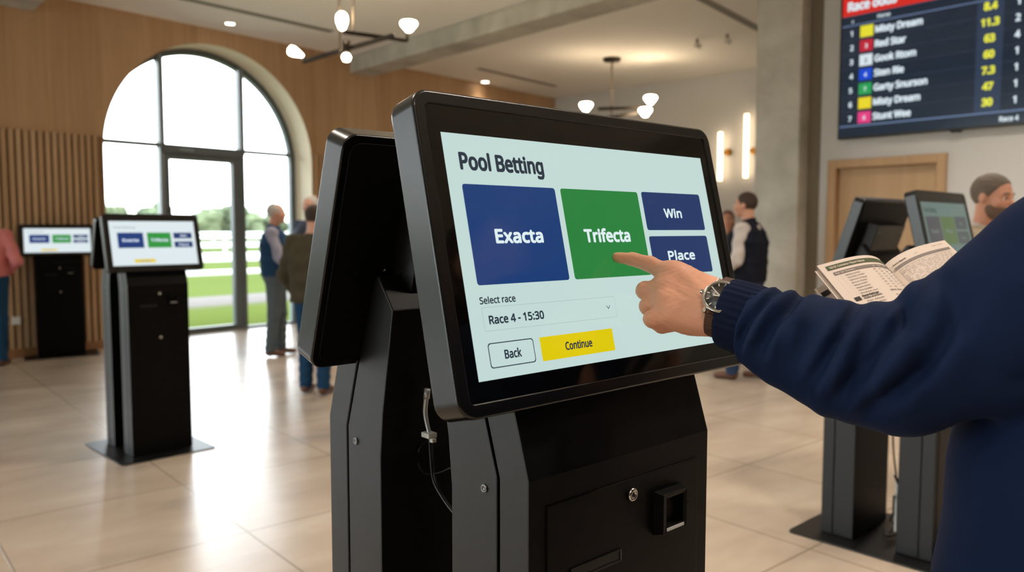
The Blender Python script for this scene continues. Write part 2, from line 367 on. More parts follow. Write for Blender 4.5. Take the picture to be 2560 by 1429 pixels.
def clear_glass():
    m = bpy.data.materials.new('window_glass'); m.use_nodes = True; nt = m.node_tree; nt.nodes.clear()
    o = N(nt, 'ShaderNodeOutputMaterial'); t = N(nt, 'ShaderNodeBsdfTransparent'); g = N(nt, 'ShaderNodeBsdfGlossy', Roughness=.02); f = N(nt, 'ShaderNodeFresnel', IOR=1.35); mx = N(nt, 'ShaderNodeMixShader')
    t.inputs[0].default_value = (.97, .99, .985, 1)
    nt.links.new(f.outputs[0], mx.inputs[0]); nt.links.new(t.outputs[0], mx.inputs[1]); nt.links.new(g.outputs[0], mx.inputs[2]); nt.links.new(mx.outputs[0], o.inputs[0]); return m
glassm = clear_glass()
def arched_window(k, x0):
    """aluminium framed arch window, its door leaf in the middle bay"""
    y0, y1 = DEP - .03, DEP + .06
    c = x0 + 1.5
    root = bpy.data.objects.new('window_%d' % k, None); C.objects.link(root); root.location = W0; root.rotation_euler = (0, 0, WRZ); struct(root)
    zt = lambda x: SPR + math.sqrt(max(0, 1.5 ** 2 - (x - c) ** 2))
    fr = MB(); Q = arch_pts(x0, x0 + 3); Q2 = arch_pts(x0 + .085, x0 + 2.915, r=1.415)
    n = len(Q)
    for y in (y0, y1): fr.add([(x, y, z) for x, z in Q] + [(x, y, z) for x, z in Q2], [(i, i + 1, i + 1 + n, i + n) if y == y0 else (i + n, i + 1 + n, i + 1, i) for i in range(n - 1)], alum)
    fr.add([(x, y0, z) for x, z in Q2] + [(x, y1, z) for x, z in Q2], [(i, i + 1, i + 1 + n, i + n) for i in range(n - 1)], alum2, smooth=True)
    fr.box((x0 + .06, y0, 0), (x0 + .9, y1, .03), alum); fr.box((x0 + 2.1, y0, 0), (x0 + 2.95, y1, .03), alum)
    fr.build('frame', root)
    for xm, wd in ((x0 + .89, .07), (x0 + 2.06, .075)):
        MB().box((xm, y0 - .03, 2.5), (xm + wd, y1, zt(xm + wd / 2) - .04), alum2).build('mullion', root, bevel=.004)
    tr = MB(); tr.box((x0 + .03, y0 - .02, 2.54), (x0 + .9, y1, 2.59), alum); tr.box((x0 + 2.12, y0 - .02, 2.54), (x0 + 2.97, y1, 2.59), alum); tr.box((x0 + .9, y0 - .03, 2.47), (x0 + 2.12, y1, 2.585), alum)
    tr.box((x0 + 1.15, y0 - .05, 2.50), (x0 + 1.35, y0 - .02, 2.54), alum2)
    tr.build('transom', root)
    dr = MB(); dr.box((x0 + .89, y0 - .02, 0), (x0 + .945, y1, 2.5), alum2); dr.box((x0 + .945, y0 - .01, .0), (x0 + 1.02, y1, 2.47), alum)
    dr.box((x0 + 1.95, y0 - .01, 0), (x0 + 2.06, y1, 2.47), alum); dr.box((x0 + 2.06, y0 - .02, 0), (x0 + 2.13, y1, 2.5), alum)
    dr.box((x0 + 1.02, y0 - .01, 0), (x0 + 1.95, y1, .075), alum); dr.box((x0 + 1.02, y0 - .01, 2.385), (x0 + 1.95, y1, 2.47), alum)
    dr.build('door_leaf', root, bevel=.003)
    hd = MB().cyl((x0 + .99, y0 - .07, 1.35), (x0 + .99, y0 - .07, 1.75), .012, steel); hd.box((x0 + .982, y0 - .07, 1.4), (x0 + .998, y0, 1.416), steel); hd.box((x0 + .982, y0 - .07, 1.69), (x0 + .998, y0, 1.706), steel); hd.build('door_handle', root)
    g = MB(); Qg = arch_pts(x0 + .04, x0 + 2.96, r=1.46)
    g.add([(x, DEP + .015, z) for x, z in Qg], [tuple(range(len(Qg)))], glassm); g.build('glass', root)
arched_window(1, 0.); arched_window(2, -6.4); arched_window(3, -11.2)  # second and third stand out of view, added to bring in daylight

# back wall, right wall with its column, the unseen rear walls
BC = Vector((.663, 16.8, 0)); BD = Vector((.7199, -.694, 0)).normalized()
def flatwall(name, P, Q, m, z0=0, z1=CEIL, th=.15, side=1):
    P = Vector(P); Q = Vector(Q); d = (Q - P).normalized(); n = Vector((-d.y, d.x, 0)) * side
    o = MB().box((0, 0, z0), ((Q - P).length, th, z1), m)
    o = o.build(name, loc=P, rot=(0, 0, math.atan2(d.y, d.x))); struct(o); return o
wb = flatwall('wall_back', BC - BD * .4 , BC + BD * 9.5, plaster)
TQ = Vector((3.262, 8.3, 0)); TW = Vector((.6691, -.7431, 0)); TN = Vector((-.7431, -.6691, 0)); TRZ = math.atan2(TW.y, TW.x)
# right wall, local x along wall, y behind it; door opening between 0.02 and 1.12
rw = MB(); rw.box((-.55, 0, 0), (0., .2, CEIL), plaster); rw.box((1.14, 0, 0), (9.5, .2, CEIL), plaster); rw.box((0, 0, 2.15), (1.14, .2, CEIL), plaster)
rwo = rw.build('wall_right', loc=TQ, rot=(0, 0, TRZ)); struct(rwo)
cl = MB().box((-.734, -.21, 0), (-.222, .3, CEIL - .002), conc).build('column', loc=TQ, rot=(0, 0, TRZ), bevel=.012); struct(cl)
side = MB().box((-.222, -.02, 0), (-.10, .0, CEIL), mat('shaded_column_side', (120, 110, 92), .8)).build('trim_4', loc=TQ, rot=(0, 0, TRZ)); struct(side)  # dark strip for the column's narrow side, its shade put into the colour
# timber door
dr = bpy.data.objects.new('door_1', None); C.objects.link(dr); dr.location = TQ; dr.rotation_euler = (0, 0, TRZ); struct(dr)
f = MB(); f.box((0, -.03, 0), (.085, .12, 2.15), doorframewood); f.box((1.055, -.03, 0), (1.14, .12, 2.15), doorframewood); f.box((.085, -.03, 2.065), (1.055, .12, 2.15), doorframewood); f.build('door_frame', dr, bevel=.004)
MB().box((.088, .05, .005), (1.052, .095, 2.06), doorwood).build('door_leaf', dr, bevel=.003)
h = MB().cyl((.97, .05, 1.02), (.97, -.01, 1.02), .011, steel).cyl((.97, -.01, 1.02), (.86, -.01, 1.02), .01, steel); h.lathe([(.026, 0), (.026, .008), (.0, .008)], steel, M=Matrix.Translation((.97, .05, 1.02)) @ Matrix.Rotation(rad(90), 4, 'X')); h.build('door_handle', dr)
# rest of the hall, behind the viewpoint
TE = TQ + TW * 9.5; LE = W0 + E1 * XL; BE = BC + BD * 9.5; R1 = Vector((-9.5, -6, 0)); R2 = Vector((8, -6, 0))
gd = (R1 - LE).normalized(); gl_ = (R1 - LE).length; gz = math.atan2(gd.y, gd.x)
gw = bpy.data.objects.new('window_4', None); C.objects.link(gw); gw.location = LE; gw.rotation_euler = (0, 0, gz); struct(gw)   # unseen glazing, added to let in sky light from behind
gf = MB(); gf.box((0, -.05, 0), (gl_, .05, .12), alum); gf.box((0, -.05, 3.9), (gl_, .05, CEIL - .001), alum)
for i in range(7): gf.box((gl_ * i / 6 - .04, -.05, .12), (gl_ * i / 6 + .04, .05, 3.9), alum)
gf.build('frame', gw); MB().add([(0, 0, .12), (gl_, 0, .12), (gl_, 0, 3.9), (0, 0, 3.9)], [(0, 1, 2, 3)], glassm).build('glass', gw)
dkwall = wood('dark_unseen_wall', [(52, 42, 34), (62, 50, 41), (72, 59, 49)]); flatwall('wall_rear_2', R1, R2, dkwall, side=-1); flatwall('wall_rear_3', R2, TE, dkwall, side=-1); flatwall('wall_right_2', TE, BE, plaster, side=-1)  # unseen rear walls, made dark so the black fronts reflect less light
# ceiling, with the two concrete beams
CP = [LE + NO * .5, R1 + Vector((-.1, -.1, 0)), R2 + Vector((.1, -.1, 0)), TE + Vector((.3, 0, 0)), BE + Vector((.2, .2, 0)), BC + Vector((.3, .6, 0)), W0 + E1 * 8.6 + NO * .5]
n = len(CP); cm = MB().add([(v.x, v.y, CEIL) for v in CP] + [(v.x, v.y, CEIL + .2) for v in CP], [tuple(range(n))[::-1], tuple(range(n, 2 * n))] + [(i, (i + 1) % n, n + (i + 1) % n, n + i) for i in range(n)], ceilm).build('ceiling'); struct(cm)
BDv = Vector((.66, -.7513, 0)); 
FI = (Matrix.Translation(floor_at) @ Matrix.Rotation(t1, 4, 'Z')).inverted()
fl = MB().add([FI @ Vector((v.x, v.y, 0)) for v in CP], [tuple(range(n))], fm).build('floor', loc=floor_at, rot=(0, 0, t1)); struct(fl)
def beam(name, t0, wd, zb):
    P = W0 + E1 * t0; d = BDv; o = MB().box((-.2, 0, zb), (17, wd, CEIL - .001), conc).build(name, loc=P, rot=(0, 0, math.atan2(d.y, d.x)), bevel=.02); struct(o)
beam('trim_5', 3.74, .45, 3.865); beam('trim_6', -1.16, .45, 3.90)
# ------------------------------------------------------------------ betting kiosks
UIC = dict(bg=(194, 217, 213), bg2=(226, 236, 238), blue=(30, 62, 118), navy=(38, 58, 104), green=(44, 128, 62), yellow=(222, 200, 14), ink=(44, 54, 66), white=(222, 238, 240), line=(168, 182, 184))
UIM = {k: emit('screen_' + k, v, 1., rough=.1, spec=.35) for k, v in UIC.items()}
UIF = {k: emit('lit_' + k, v, 1.0, rough=.25, spec=.3) for k, v in dict(bg=(222, 234, 238), blue=(34, 62, 124), navy=(34, 58, 110), green=(52, 150, 66), yellow=(236, 206, 40), ink=(150, 164, 174), white=(214, 226, 244), line=(190, 200, 204)).items()}
UID = {k: emit('washed_out_' + k, tuple(int(c * .72 + 4) for c in v), 1., rough=.08, spec=.5) for k, v in dict(bg=(128, 158, 150), blue=(96, 98, 106), navy=(88, 100, 104), green=(110, 142, 86), yellow=(140, 140, 80), ink=(70, 100, 94), white=(140, 158, 150), line=(110, 130, 122)).items()}  # greyed screen colours, the wash of reflections put into them
DW, DH = .53, .298125
def ptd(u, v, y=0.): return (-DW / 2 + u * DW, y, DH / 2 - v * DH)
def rrect(u0, v0, u1, v1, r, y, n=6):
    x0, x1 = -DW/2 + u0*DW, -DW/2 + u1*DW; z1, z0 = DH/2 - v0*DH, DH/2 - v1*DH; pts = []
    for cx, cz, a0 in ((x1-r, z1-r, 0), (x0+r, z1-r, 90), (x0+r, z0+r, 180), (x1-r, z0+r, 270)):
        for i in range(n + 1): a = rad(a0 + 90 * i / n); pts.append((cx + r * cos(a), y, cz + r * sin(a)))
    return pts
def face(mb, pts, m): mb.add(pts, [tuple(range(len(pts)))[::-1]], m)
def ui_text(mb, s, m, u, v, cap, width=None, bold=0., y=-.0008):
    x0, _, z0 = ptd(u, v)
    text(mb, s, m, lambda x, z, k: (x, y - k * .000004, z), x0, z0, cap * DH, None if width is None else width * DW, bold)
def button(parent, name, r4, col, s, tx, tv, cap, tw, bold, M, label, rad_=.004, tcol='white', outline=False):
    mb = MB()
    if outline:
        a = rrect(*r4, rad_, -.0006); face(mb, a, M['ink'])
        g = .0022 if name == 'back_button' else .0009
        b_ = rrect(r4[0] + g * .55 / DW, r4[1] + g * .55 / DH, r4[2] - g * .55 / DW, r4[3] - g * .55 / DH, rad_ * .9, -.0007)
        if name != 'back_button': mb = MB(); face(mb, a, M['line'])
        face(mb, b_, M['bg'])
    else: face(mb, rrect(*r4, rad_, -.0006), M[col])
    if s: ui_text(mb, s, M[tcol], tx, tv, cap, tw, bold)
    if name == 'race_selector':
        x0, _, z0 = ptd(.4535, .754)
        for sx in (1, -1):
            a = Vector((x0 + .0032, -.0009, z0 - .0045)); e = Vector((x0 + .0032 + sx * .0034, -.0009, z0)); d = (e - a).normalized() * .0 ; q = Vector((.0006, 0, 0))
            mb.add([a - q, a + q, e + q, e - q], [(0, 1, 2, 3) if sx > 0 else (3, 2, 1, 0)], M['ink'])
    o = mb.build(name, parent); o['label'] = label; return o
def build_ui(scr, style):
    M = {'main': UIM, 'far': UIF, 'washed_out': UID}[style]
    if style in ('main', 'washed_out'):
        mb = MB(); ui_text(mb, 'Pool Betting', M['ink'], .043, .148, .084, .262, .05); mb.build('heading', scr)['label'] = 'dark lettering Pool Betting'
        mb = MB(); ui_text(mb, 'Select race', M['ink'], .037, .7, .033, .107, .035); mb.build('field_caption', scr)['label'] = 'small dark lettering Select race'
        button(scr, 'exacta_button', (.038, .21, .335, .625), 'blue', 'Exacta', .115, .4535, .068, .15, .055, M, 'large blue Exacta button')
        button(scr, 'trifecta_button', (.3545, .21, .661, .625), 'green', 'Trifecta', .417, .456, .07, .178, .055, M, 'large green Trifecta button')
        button(scr, 'win_button', (.678, .207, .956, .402), 'navy', 'Win', .768, .336, .055, .081, .05, M, 'small navy Win button')
        button(scr, 'place_button', (.678, .433, .956, .627), 'navy', 'Place', .752, .556, .055, .125, .05, M, 'small navy Place button')
        button(scr, 'race_selector', (.039, .714, .489, .81), 'bg', 'Race 4 - 15:30', .056, .782, .04, .17, .045, M, 'thin-outlined drop-down reading Race 4 - 15:30', tcol='ink', outline=True, rad_=.0015)
        button(scr, 'back_button', (.040, .857, .179, .957), 'bg', 'Back', .086, .925, .042, .05, .04, M, 'outlined Back button', tcol='ink', outline=True)
        button(scr, 'continue_button', (.200, .859, .459, .959), 'yellow', 'Continue', .282, .926, .04, .094, .04, M, 'yellow Continue button', tcol='ink', rad_=.0012)
    else:
        mb = MB(); ui_text(mb, 'Pool Betting', M['ink'], .05, .165, .06, .24, .02); mb.build('heading', scr)
        button(scr, 'exacta_button', (.08, .26, .375, .605), 'blue', 'Exacta', .135, .46, .075, .18, .07, M, 'large blue button', .001)
        button(scr, 'trifecta_button', (.42, .26, .70, .605), 'green', 'Trifecta', .46, .46, .075, .2, .07, M, 'large green button', .001)
        button(scr, 'win_button', (.735, .265, .96, .40), 'navy', 'Win', .815, .36, .055, .08, .07, M, 'small navy upper button', .001)
        button(scr, 'place_button', (.735, .47, .96, .605), 'navy', 'Place', .79, .565, .055, .12, .07, M, 'small navy lower button', .001)
        button(scr, 'continue_button', (.245, .86, .485, .935), 'yellow', 'Continue', .3, .92, .04, .13, .06, M, 'yellow button', .004, tcol='ink')
def ring(hw, zt, zb, r, y, n=6):
    pts = []
    for cx, cz, a0 in ((hw-r, zt-r, 0), (-hw+r, zt-r, 90), (-hw+r, zb+r, 180), (hw-r, zb+r, 270)):
        for i in range(n + 1): a = rad(a0 + 90 * i / n); pts.append((cx + r * cos(a), y, cz + r * sin(a)))
    return pts
def monitor(parent, loc, tilt, style, scale=1., mount=True):
    """casing with its glass, lit display and rear mount; local x right, y back, z up the screen"""
    mb = MB(); T, B, W, r = .2005, -.1905, .3, .024
    prof = [(-.0035, .0465), (-.001, .0458), (0, .0435), (0, .0425), (0, .0028), (0, .0018), (-.0006, .0002), (-.0018, -.0013), (-.0034, -.0018), (-.0042, -.0018), (-.0160, -.0018), (-.0166, -.0018), (-.0175, .001)]
    rings = [ring(W + o, T + o, B - o, max(r + o, .006), y) for o, y in prof]
    mb.loft(rings, casing, (True, True), smooth=True)
    # fix orientation of rounded sides
    cs = mb.build('monitor', parent, loc=loc, rot=(-tilt, 0, 0)); cs.scale = (scale, 1, scale)
    w = cs.modifiers.new('wn', 'WEIGHTED_NORMAL')
    bk = MB().loft([ring(W - .012, T - .012, B + .012, .02, .0495), ring(W - .012, T - .012, B + .012, .02, .0466)], panel_m); bk.build('back_panel', cs, bevel=.001)
    gl = MB(); face(gl, [(x, y, z) for x, y, z in ring(W - .0178, T - .0178, B + .0178, .007, -.0003)], glassblk); gl.build('screen_glass', cs)['label'] = 'glossy black glass border'
    dp = MB(); M = {'main': UIM, 'far': UIF, 'washed_out': UID}[style]; face(dp, [ptd(0, 0, -.0005), ptd(1, 0, -.0005), ptd(1, 1, -.0005), ptd(0, 1, -.0005)][::-1], M['bg'])
    d = dp.build('display', cs); d['label'] = 'lit pale screen'
    build_ui(cs, style)
    if mount:
        m = MB(); m.loft([[(x, y, z) for x, z in ((-.165 - g, -.18), (.165 + g, -.18), (.165 + g, .085), (-.165 - g, .085))] for y, g in ((.0495, .012), (.095, 0))], casing)
        m.build('mount_box', cs, bevel=.002)
        for x, z in ((-.14, .05), (.14, .05), (-.09, -.06), (.09, -.06), (-.19, -.02), (.19, -.02)):
            y = .095 if abs(x) < .17 else .0495
            MB().cyl((x, y, z), (x, y + .0025, z), .0028, steel, 12).build('screw', cs)
    return cs
def cabinet(parent, rot=0., y0=0., detail=True):
    W = .19
    e = MB()
    back = [(.019, .01), (.019, 1.135), (.066, 1.278), (.102, 1.375), (.111, 1.38), (.150, 1.33), (.120, 1.17), (.113, 1.1), (.113, .01)]
    e.prism(back, -W, W, powder); e.mats.append(panel_m); e.mi[2:] = [1] * (len(e.mi) - 2); c = e.build('cabinet', parent, bevel=.0022); c.location = (0, y0, 0); c.rotation_euler = (0, 0, rot)  # all but the sides in duller black, to darken them against ceiling light
    # dark void strip between door and body
    MB().prism([(.004, .01), (.004, 1.13), (.05, 1.25), (.075, 1.25), (.03, 1.13), (.03, .01)], -W + .006, W - .006, darkvoid).build('door_seam', c)
    fr = [(-.040, .01), (-.040, 1.142), (-.008, 1.246), (.050, 1.246), (.0145, 1.134), (.0145, .01)]
    s = MB(); s.prism(fr, -W, W, powder); s.mats.append(panel_m); s.mi[2] = s.mi[3] = s.mi[7] = 1; s.build('front_shell', c, bevel=.0022)  # front and chamfer in the duller black, their shade put into the finish
    p = MB(); p.box((-.160, -.0418, .12), (.162, -.0392, 1.106), panel_m); p.build('service_door', c, bevel=.0012)
    for z in (1.084, .79):
        k = MB(); k.lathe([(.0001, 0), (.0095, 0), (.0095, .003), (.0075, .0045), (.0045, .0045), (.004, .003), (.0001, .003)], chrome, 24, Matrix.Translation((.005, -.0418, z)) @ Matrix.Rotation(rad(90), 4, 'X'))
        k.box((.0042, -.0468, z - .0025), (.0058, -.0445, z + .0025), darkvoid); k.build('door_lock', c)
    # ticket slot with a lip
    t = MB(); t.box((-.118, -.0435, .996), (-.018, -.0405, .9985), powder); t.box((-.118, -.0435, 1.0115), (-.018, -.0405, 1.0135), powder); t.box((-.0195, -.0435, .9985), (-.018, -.0405, 1.0115), steel); t.box((-.118, -.0435, .9985), (-.1165, -.0405, 1.0115), powder)
    t.box((-.1165, -.0422, .9985), (-.0195, -.0415, 1.0115), darkvoid); t.build('ticket_slot', c)
    # barcode scanner hood
    h = MB(); x0, x1, z0, z1 = .055, .119, 1.012, 1.076
    o = [(x0, z0), (x1, z0), (x1, z1), (x0, z1)]; i_ = [(x0 + .013, z0 + .012), (x1 - .011, z0 + .012), (x1 - .011, z1 - .01), (x0 + .013, z1 - .01)]
    V = [(x, -.0415, z) for x, z in o] + [(x + (.004 if k in (0, 3) else -.003), -.056, z + (.004 if k < 2 else -.003)) for k, (x, z) in enumerate(o)] + [(x, -.0545, z) for x, z in i_] + [(x, -.044, z) for x, z in i_]
    F = []
    for a in (0, 4, 8): F += [(a + k, a + (k + 1) % 4, a + 4 + (k + 1) % 4, a + 4 + k) for k in range(4)]
    F.append((12, 13, 14, 15)); h.add(V, F, panel_m); h.box((x1 - .004, -.052, z0 + .03), (x1 + .009, -.046, z0 + .036), panel_m)
    h.box((x0 + .013, -.0562, z0 + .006), (x1 - .010, -.0545, z0 + .011), lens); h.build('barcode_scanner', c, bevel=.001)
    for sgn in (-1, 1):
        M = Matrix.Translation((sgn * W, .043, 1.115)) @ Matrix.Rotation(rad(90) * sgn, 4, 'Y')
        MB().lathe([(.0001, 0), (.0062, 0), (.0056, .0022), (.0034, .003), (.003, .0012), (.0001, .0012)], steel, 20, M).build('side_screw', c)
    return c
def kiosk(label, loc, yaw, sx=1., sz=1., style='far', rear=True, ysh=0., front_style=None, group=None):
    """x runs along the screen, y to the back; yaw turns x from the ahead axis"""
    root = thing('betting_kiosk', label, 'kiosk', loc, pi / 2 - yaw, group); root.scale = (sx, sx, sz)
    bp = MB(); P = []
    yb = .555 + ysh if rear else .30
    P = [(x, y, 0) for x, y in [(p[0], p[2]) for p in ring(.30, yb, -.165, .03, 0)]]
    bp.loft([P, [(x, y, .008) for x, y, _ in P]], powder, (True, True)); bp.build('base_plate', root, bevel=.0015)
    cabinet(root); monitor(root, (0, 0, 1.4197), rad(13.48), style)
    if rear:
        cabinet(root, pi, .4 + ysh); 
        m2 = monitor(root, (.006, .4 + ysh - .055, 1.4197), rad(-18), style, .92); m2.rotation_euler = (rad(18), 0, pi); m2.rotation_mode = 'XYZ'
        m2.matrix_local = Matrix.Translation((.006, .4 + ysh - .055, 1.4197)) @ Matrix.Rotation(pi, 4, 'Z') @ Matrix.Rotation(-rad(18), 4, 'X') @ Matrix.Diagonal((.92, 1, .92, 1))
    return root
K1 = kiosk('large black double-sided betting kiosk in front, its screen touched by a pointing finger', (.134, 1.1116, 0), rad(47.604), style='main')
cb = MB(); cb.tube([(-.12, .262, 1.20), (-.12, .268, 1.165), (-.12, .257, 1.133)], lambda t: .0042 - .001 * t, silver, 14); cb.cyl((-.12, .2645, 1.188), (-.12, .262, 1.203), .0052, silver, 12)
cb.tube([(-.12, .257, 1.134), (-.121, .253, 1.10), (-.12, .249, 1.066), (-.119, .233, 1.045), (-.117, .20, 1.022), (-.115, .16, 1.01)], .0024, cablem)
cb.tube([(-.117, .256, 1.128), (-.118, .252, 1.09), (-.118, .244, 1.06), (-.116, .225, 1.038), (-.115, .19, 1.018)], .0018, cablem)
cb.tube([(-.12, .256, 1.126), (-.12, .285, 1.105), (-.12, .288, 1.08), (-.12, .272, 1.068), (-.118, .24, 1.075), (-.115, .20, 1.095)], .0014, cablem)
cb.build('cable', K1)['label'] = 'black cable with a silver sleeve hanging between the two cabinets'
tie = MB().box((-.128, .248, 1.128), (-.112, .268, 1.136), whitep); tie.box((-.124, .244, 1.122), (-.116, .252, 1.128), whitep); tie.build('cable_tie', K1, bevel=.001)
K2 = kiosk('black kiosk standing alone on the tiles before the arched window, bright screen', (-2.288, 5.13, 0), rad(45.4), sz=.958)
K3 = kiosk('far black kiosk against the slatted oak wall at the left, bright screen', (-5.17, 9.12, 0), rad(58), sx=1.25, sz=.93, rear=False)
K4 = kiosk('black double-sided kiosk by the timber door, partly behind the pointing person, screen washed out by reflections', (1.93, 3.53, 0), rad(47), style='washed_out', ysh=.02)
cb = MB(); cb.tube([(-.05, .2, 1.1), (-.04, .2, .6), (-.0, .21, .42), (.03, .2, .25), (0, .18, .1), (-.04, .2, .03)], .004, cablem)
cb.tube([(0, .2, .3), (.05, .18, .18), (-.03, .2, .1), (.06, .22, .05), (.0, .15, .02)], .006, cablem); cb.tube([(-.08, .17, .14), (0, .2, .2), (.08, .22, .12), (.02, .18, .03), (-.08, .2, .03), (.0, .24, .04)], .005, cablem)
cb.tube([(.03, .2, .28), (-.0, .19, .15), (-.05, .17, .05)], .006, whitep); cb.build('cable', K4)['label'] = 'tangle of black and white cables on the base'
# ------------------------------------------------------------------ things on walls and ceiling
red_m = emit('board_red', (208, 44, 36), 1); navy1 = emit('board_navy', (24, 38, 54), 1.); navy2 = emit('board_navy_column', (42, 58, 82), 1.); rowline = emit('board_line', (52, 64, 84), 1); barm = emit('board_bar', (104, 124, 160), 1)
wht = emit('board_white', (216, 230, 238), 1); yel = emit('board_yellow', (226, 226, 70), 1)
sqc = [(228, 218, 48), (190, 30, 54), (214, 228, 234), (16, 72, 208), (40, 158, 86), (232, 212, 40), (226, 60, 130)]
tv = thing('odds_board', 'large dark wall screen listing race odds, above the timber door', 'screen', TQ, TRZ)
TV0, TV1, TB, TT = .13, 2.75, 2.345, 3.86
f = MB().box((TV0 - .01, -.085, TB), (TV1, -.01, TT), casing); f.build('casing', tv, bevel=.006)
d = MB(); fy = -.0858
def fn(x, z, k): return (x, fy - .0012 - k * .00004, z)
def rect(x0, z0, x1, z1, m, y=0.): d.add([(x0, fy - y, z0), (x1, fy - y, z0), (x1, fy - y, z1), (x0, fy - y, z1)], [(0, 1, 2, 3)], m)
rect(TV0 + .012, TB + .02, TV1 - .02, TT - .02, navy1)
rect(TV0 + .012, 3.545, TV1 - .02, TT - .02, red_m, .0004); rect(TV0 + .012, 3.535, TV1 - .02, 3.545, rowline, .0004)
rect(TV0 + .012, 3.445, TV1 - .02, 3.455, barm, .0006); rect(TV0 + .012, 2.462, TV1 - .02, 2.475, barm, .0006)
rect(1.37, 2.475, 1.58, 3.445, navy2, .0004)
names = ['Misty Dream', 'Red Star', 'Gook Rtom', 'Sten Rie', 'Garty Snurson', 'Misty Dream', 'Stunt Wee']
odds = ['8.4', '11.3', '63', '60', '7.3', '47', '30']; nums = ['1', '2', '4', '1', '1', '1', '1']; sqn = ['1', '3', '2', '4', '7', '1', '6']
for i in range(7):
    z = 3.375 - i * .1385
    if i: rect(TV0 + .012, z + .070, TV1 - .02, z + .074, rowline, .0005)
    text(d, str(i + 1), wht, fn, .232, z - .028, .06, bold=.06)
    m = emit('cloth_%d' % i, sqc[i], 1); rect(.325, z - .055, .452, z + .055, m, .0007)
    text(d, sqn[i], yel if i in (0, 5) else (rowline if i == 2 else wht), fn, .388, z - .022, .045, bold=.06, anchor='c')
    text(d, names[i], wht, fn, .475, z - .03, .075, bold=.07)
    text(d, odds[i], yel, fn, 1.475, z - .03 + .02, .075, bold=.09, anchor='c')
    text(d, nums[i], wht, fn, 1.69, z - .03 + .02, .07, bold=.07, anchor='c')
text(d, 'Race odds', wht, fn, .2, 3.595, .10, bold=.07); text(d, '#', wht, fn, .235, 3.47, .04); text(d, 'Horse', wht, fn, .49, 3.478, .045, bold=.03); text(d, 'Odds', wht, fn, 1.42, 3.478, .045, bold=.03)
text(d, 'Race 4', wht, fn, 1.58, 2.385, .05, bold=.05)
d.build('screen', tv)['label'] = 'lit list of runners and yellow odds under a red band'
MB().box((1.18, -.082, TB - .02), (1.26, -.03, TB), darkvoid).build('sensor', tv)

bulb = lamp_mat('bulb_glow', (255, 226, 186), 40.); tubem = lamp_mat('tube_glow', (255, 222, 180), 6.); spotm = lamp_mat('downlight_glow', (255, 238, 214), 14.)
bronze = mat('dark_bronze', (44, 38, 32), .45, metal=.5); rodm = mat('lamp_rod', (130, 118, 104), .5, metal=.3); brass = mat('brass', (170, 120, 50), .3, metal=1)
def cone_bulb(parent, P, r, h, aim=(0, 0, 1)):
    M = Matrix.Translation(P) @ Vector(aim).to_track_quat('Z', 'Y').to_matrix().to_4x4()
    b_ = MB().lathe([(0, 0), (r * .3, .004), (r * .62, h * .3), (r * .95, h * .62), (r, h * .78), (r * .86, h * .93), (r * .45, h), (0, h)], bulb, 24, M); return b_.build('glass_bulb', parent)
def bar(mb, a, b_, wd, ht, m):
    a = Vector(a); b_ = Vector(b_); dv = b_ - a; M = Matrix.Translation(a) @ dv.to_track_quat('X', 'Z').to_matrix().to_4x4(); mb.box((0, -wd / 2, -ht / 2), (dv.length, wd / 2, ht / 2), m, M)
ch = thing('chandelier', 'nearer black bar chandelier with four glowing bulbs, left of the concrete beam', 'lamp', (0, 0, 0), group=None)
A0, A1 = at(858, 80, 8.0), at(1018, 101, 8.4); B0, B1 = at(986, 88, 8.0), at(757, 154, 8.3)
ch.location = (at(884, 90, 8.05).x, at(884, 90, 8.05).y, CEIL); o0 = ch.location
m = MB(); bar(m, A0 - o0, A1 - o0, .035, .035, bronze); bar(m, B0 - o0, B1 - o0, .035, .04, bronze); m.cyl(at(1018, 101, 8.4) - o0, at(1018, 84, 8.4) - o0, .016, bronze)
m.cyl(at(757, 154, 8.3) - o0, at(760, 144, 8.3) - o0, .02, bronze); m.build('arm', ch, bevel=.003)
for px, Y in ((850, 8.0), (884, 8.05)):
    a = at(px, 128 if px == 850 else 82, Y) - o0; MB().cyl(a, (a.x, a.y, -.002), .009, rodm).build('rod', ch)
MB().lathe([(0, -.03), (.06, -.03), (.065, -.004), (0, -.004)], bronze).build('ceiling_rose', ch)
p = at(866, 102, 8.1) - o0; q = at(866, 132, 8.1) - o0; MB().cyl(p, q, .038, bronze).build('socket', ch)
q = at(866, 143, 8.1) - o0
MB().lathe([(0, -.045), (.03, -.035), (.045, 0), (.03, .03), (0, .04)], bulb, 20, Matrix.Translation(q)).build('glass_bulb', ch)
MB().lathe([(0, -.09), (.03, -.075), (.052, -.02), (.058, .02), (.05, .06), (.025, .085), (0, .09)], bulb, 24, Matrix.Translation(at(855, 53, 8.0) - o0)).build('glass_bulb', ch)
cone_bulb(ch, at(1022, 80, 8.4) - o0, .088, .115); cone_bulb(ch, at(758, 140, 8.3) - o0, .05, .16, (-.9, .0, .42))
ch2 = thing('chandelier', 'farther black bar chandelier on a single rod, just above the main screen', 'lamp', (1.562, 12.718, CEIL)); o0 = ch2.location
m = MB(); bar(m, at(1495, 272, 12.47) - o0, at(1622, 268, 12.72) - o0, .045, .045, bronze); bar(m, at(1470, 302, 12.37) - o0, at(1592, 283, 12.67) - o0, .045, .045, bronze); m.cyl(at(1620, 268, 12.72) - o0, at(1622, 260, 12.72) - o0, .018, bronze); m.cyl(at(1466, 300, 12.37) - o0, at(1465, 278, 12.37) - o0, .018, bronze); m.build('arm', ch2)
q = at(1532, 290, 12.72) - o0; MB().cyl((0, 0, -.03), (0, 0, q.z), .013, rodm).build('rod', ch2)
MB().lathe([(0, -.05), (.13, -.05), (.14, -.004), (0, -.004)], bronze).build('ceiling_rose', ch2)
